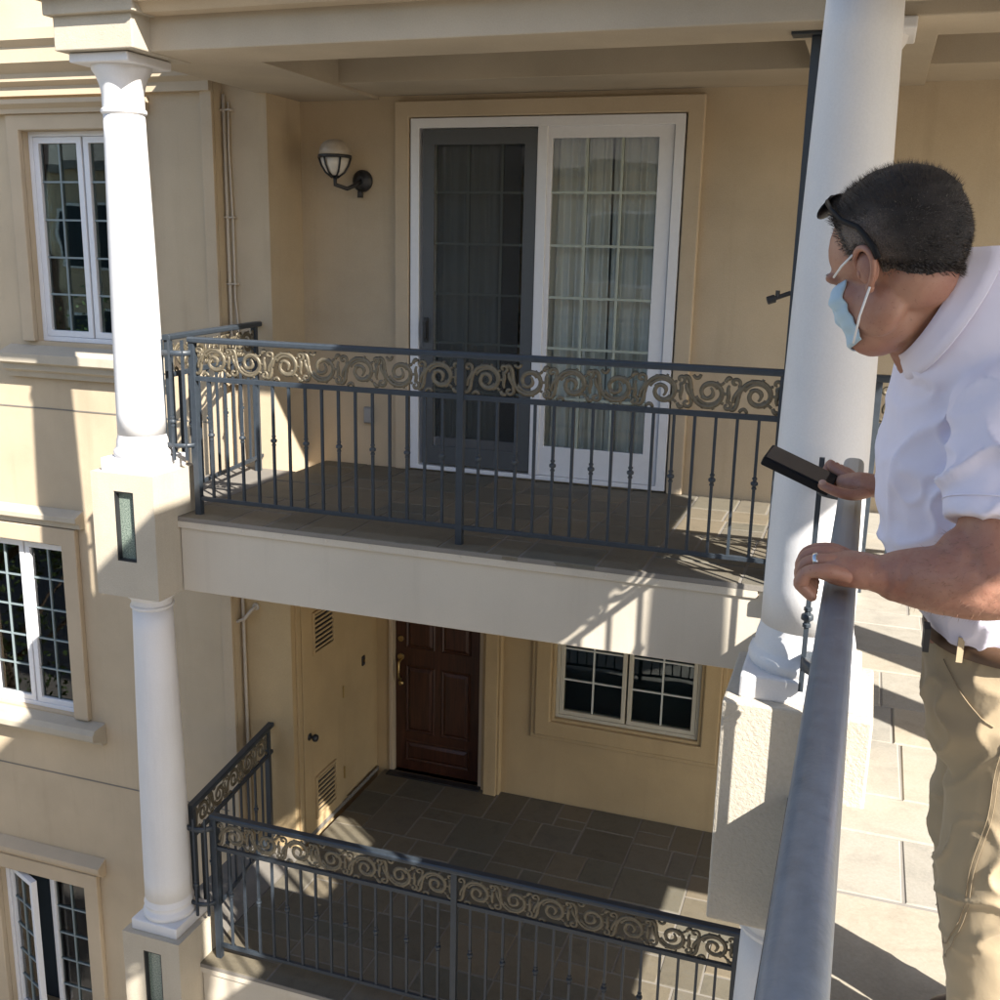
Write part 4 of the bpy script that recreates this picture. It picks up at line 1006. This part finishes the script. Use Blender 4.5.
# stitched side seam, pocket edge, belt with loops and buckle
sp = [(.335+.012*math.sin(z*7), 0, z) for z in [.90-.04*i for i in range(20)]]
def skin_y(x, z): return 1.905-.108 if z < .72 else 2.005-.19
bvh = None
from mathutils.bvhtree import BVHTree
dgm = bmesh.new(); dgm.from_mesh(tm); bvh = BVHTree.FromBMesh(dgm)
def on_trousers(x, z, off=.002):
    o_ = Vector((x, 1.0, z)) - man.location; h = bvh.ray_cast(o_, Vector((0,1,0)))
    if h[0] is None: return None
    return h[0] + man.location + h[1]*off
for path, nm, r in (([(.285-.0018*i+.003*math.sin(i*.7), .90-.022*i) for i in range(38)], 'side_seam', .0009),
                    ([(.291-.0018*i+.003*math.sin(i*.7), .90-.022*i) for i in range(38)], 'side_seam', .0007),
                    ([(.178+.110*(i/16), .895-.085*(1-(1-i/16)**2)) for i in range(13)], 'pocket_edge', .0010)):
    pts = [on_trousers(*p) for p in path]; pts = [p for p in pts if p is not None]
    if len(pts) > 2: mbx = MB().tube(pts, r, 6); part(mbx.mesh(nm, M['stitch'], True), nm)
dgm.free()
bl = MB(); vs = []; fs = []; NBt = 64
for i in range(NBt):
    t = 2*PI*i/NBt; c, s_ = math.cos(t), math.sin(t); e = 2.35
    for off, z in ((.150+.004, .922), (.150+.009, .924), (.151+.009, .956), (.151+.004, .958)):
        a_, b_ = off+.004, off+.036; vs.append((.306+a_*math.copysign(abs(c)**(2/e), c), 2.005+b_*math.copysign(abs(s_)**(2/e), s_), z-.005))
for i in range(NBt):
    k = (i+1) % NBt
    for j in range(3): fs.append((i*4+j, k*4+j, k*4+j+1, i*4+j+1))
bl.add(vs, fs); part(bl.mesh('belt', M['leather'], True), 'belt')
for (x, y) in ((.195, 1.836), (.30, 1.815)):
    part(MB().box(x-.005, x+.005, y-.003, y+.004, .914, .958).mesh('belt_loop', M['khaki']), 'belt_loop')
part(MB().box(.138, .148, 1.86, 1.90, .915, .957).mesh('buckle', M['black']), 'buckle')
# shoes
for y in (1.895, 2.115):
    s_ = MB(); ellipsoid(s_, (.39, y, .045), (.145,.05,.045)); ellipsoid(s_, (.45, y, .065), (.07,.046,.06)); s_.box(.26, .52, y-.045, y+.045, .002, .022)
    part(fuse(s_, .006, 4, M['leather']), 'shoe')

# sunglasses pushed up on the head
sg = thing('sunglasses', 'black sunglasses pushed up on the man\'s head', 'sunglasses', hl(.08, 0, .10)[:])
off = sg.location
def spart(mb, name, mat, smooth=True):
    me = mb.mesh(name, mat, smooth, off); o = place(me, name, sg); return o
for s_ in (1, -1):
    spart(MB().tube([hl(.048, s_*.058, .124), hl(.030, s_*.077, .104), hl(.010, s_*.087, .080), hl(-.016, s_*.091, .060), hl(-.026, s_*.092, .042), hl(-.034, s_*.092, .024), hl(-.037, s_*.091, .008)], [.0034,.0030,.0030,.0032,.0038,.0042,.0040], 8, flat=(1,1.5)), 'temple_arm', M['plastic'])
    lm = MB(); ellipsoid(lm, hl(.062, s_*.033, .124), (.029*HS, .005*HS, .021*HS), ((Lf*1.0 - Uh*s_*.25).normalized(), (F*.58+Uh*.81).normalized(), (Uh*.58-F*.81).normalized()), 20, 10); spart(lm, 'lens', M['lens'])
spart(MB().tube([hl(.048,.058,.124), hl(.052,.04,.134), hl(.055,.012,.138), hl(.056,0,.138), hl(.055,-.012,.138), hl(.052,-.04,.134), hl(.048,-.058,.124)], .003, 8), 'brow_bar', M['plastic'])

# phone held out over the rail
ph = thing('phone', 'black smartphone held out over the handrail in the man\'s right hand', 'phone', (-.115, 2.335, 1.128))
d_ = Vector((-.15, .012, .058)).normalized(); nrm = Vector((-.10, -.22, .95)); nrm = (nrm - d_*nrm.dot(d_)).normalized(); sd_ = nrm.cross(d_)
Rm = Matrix((d_, sd_, nrm)).transposed().to_4x4()
def ppart(mb, name, mat, bev):
    me = mb.mesh(name, mat); me.transform(Rm); return place(me, name, ph, bevel=bev, seg=3)
ppart(B(-.078, .078, -.037, .037, -.016, .005), 'case', M['plastic'], .004)
ppart(B(-.060, .073, -.0325, .0325, .0052, .0062), 'screen', paint('phone_screen', (.045,.045,.05), .22, .05), 0)
ppart(B(.035, .068, .005, .030, -.0185, -.0161), 'camera_bump', M['plastic'], .001)
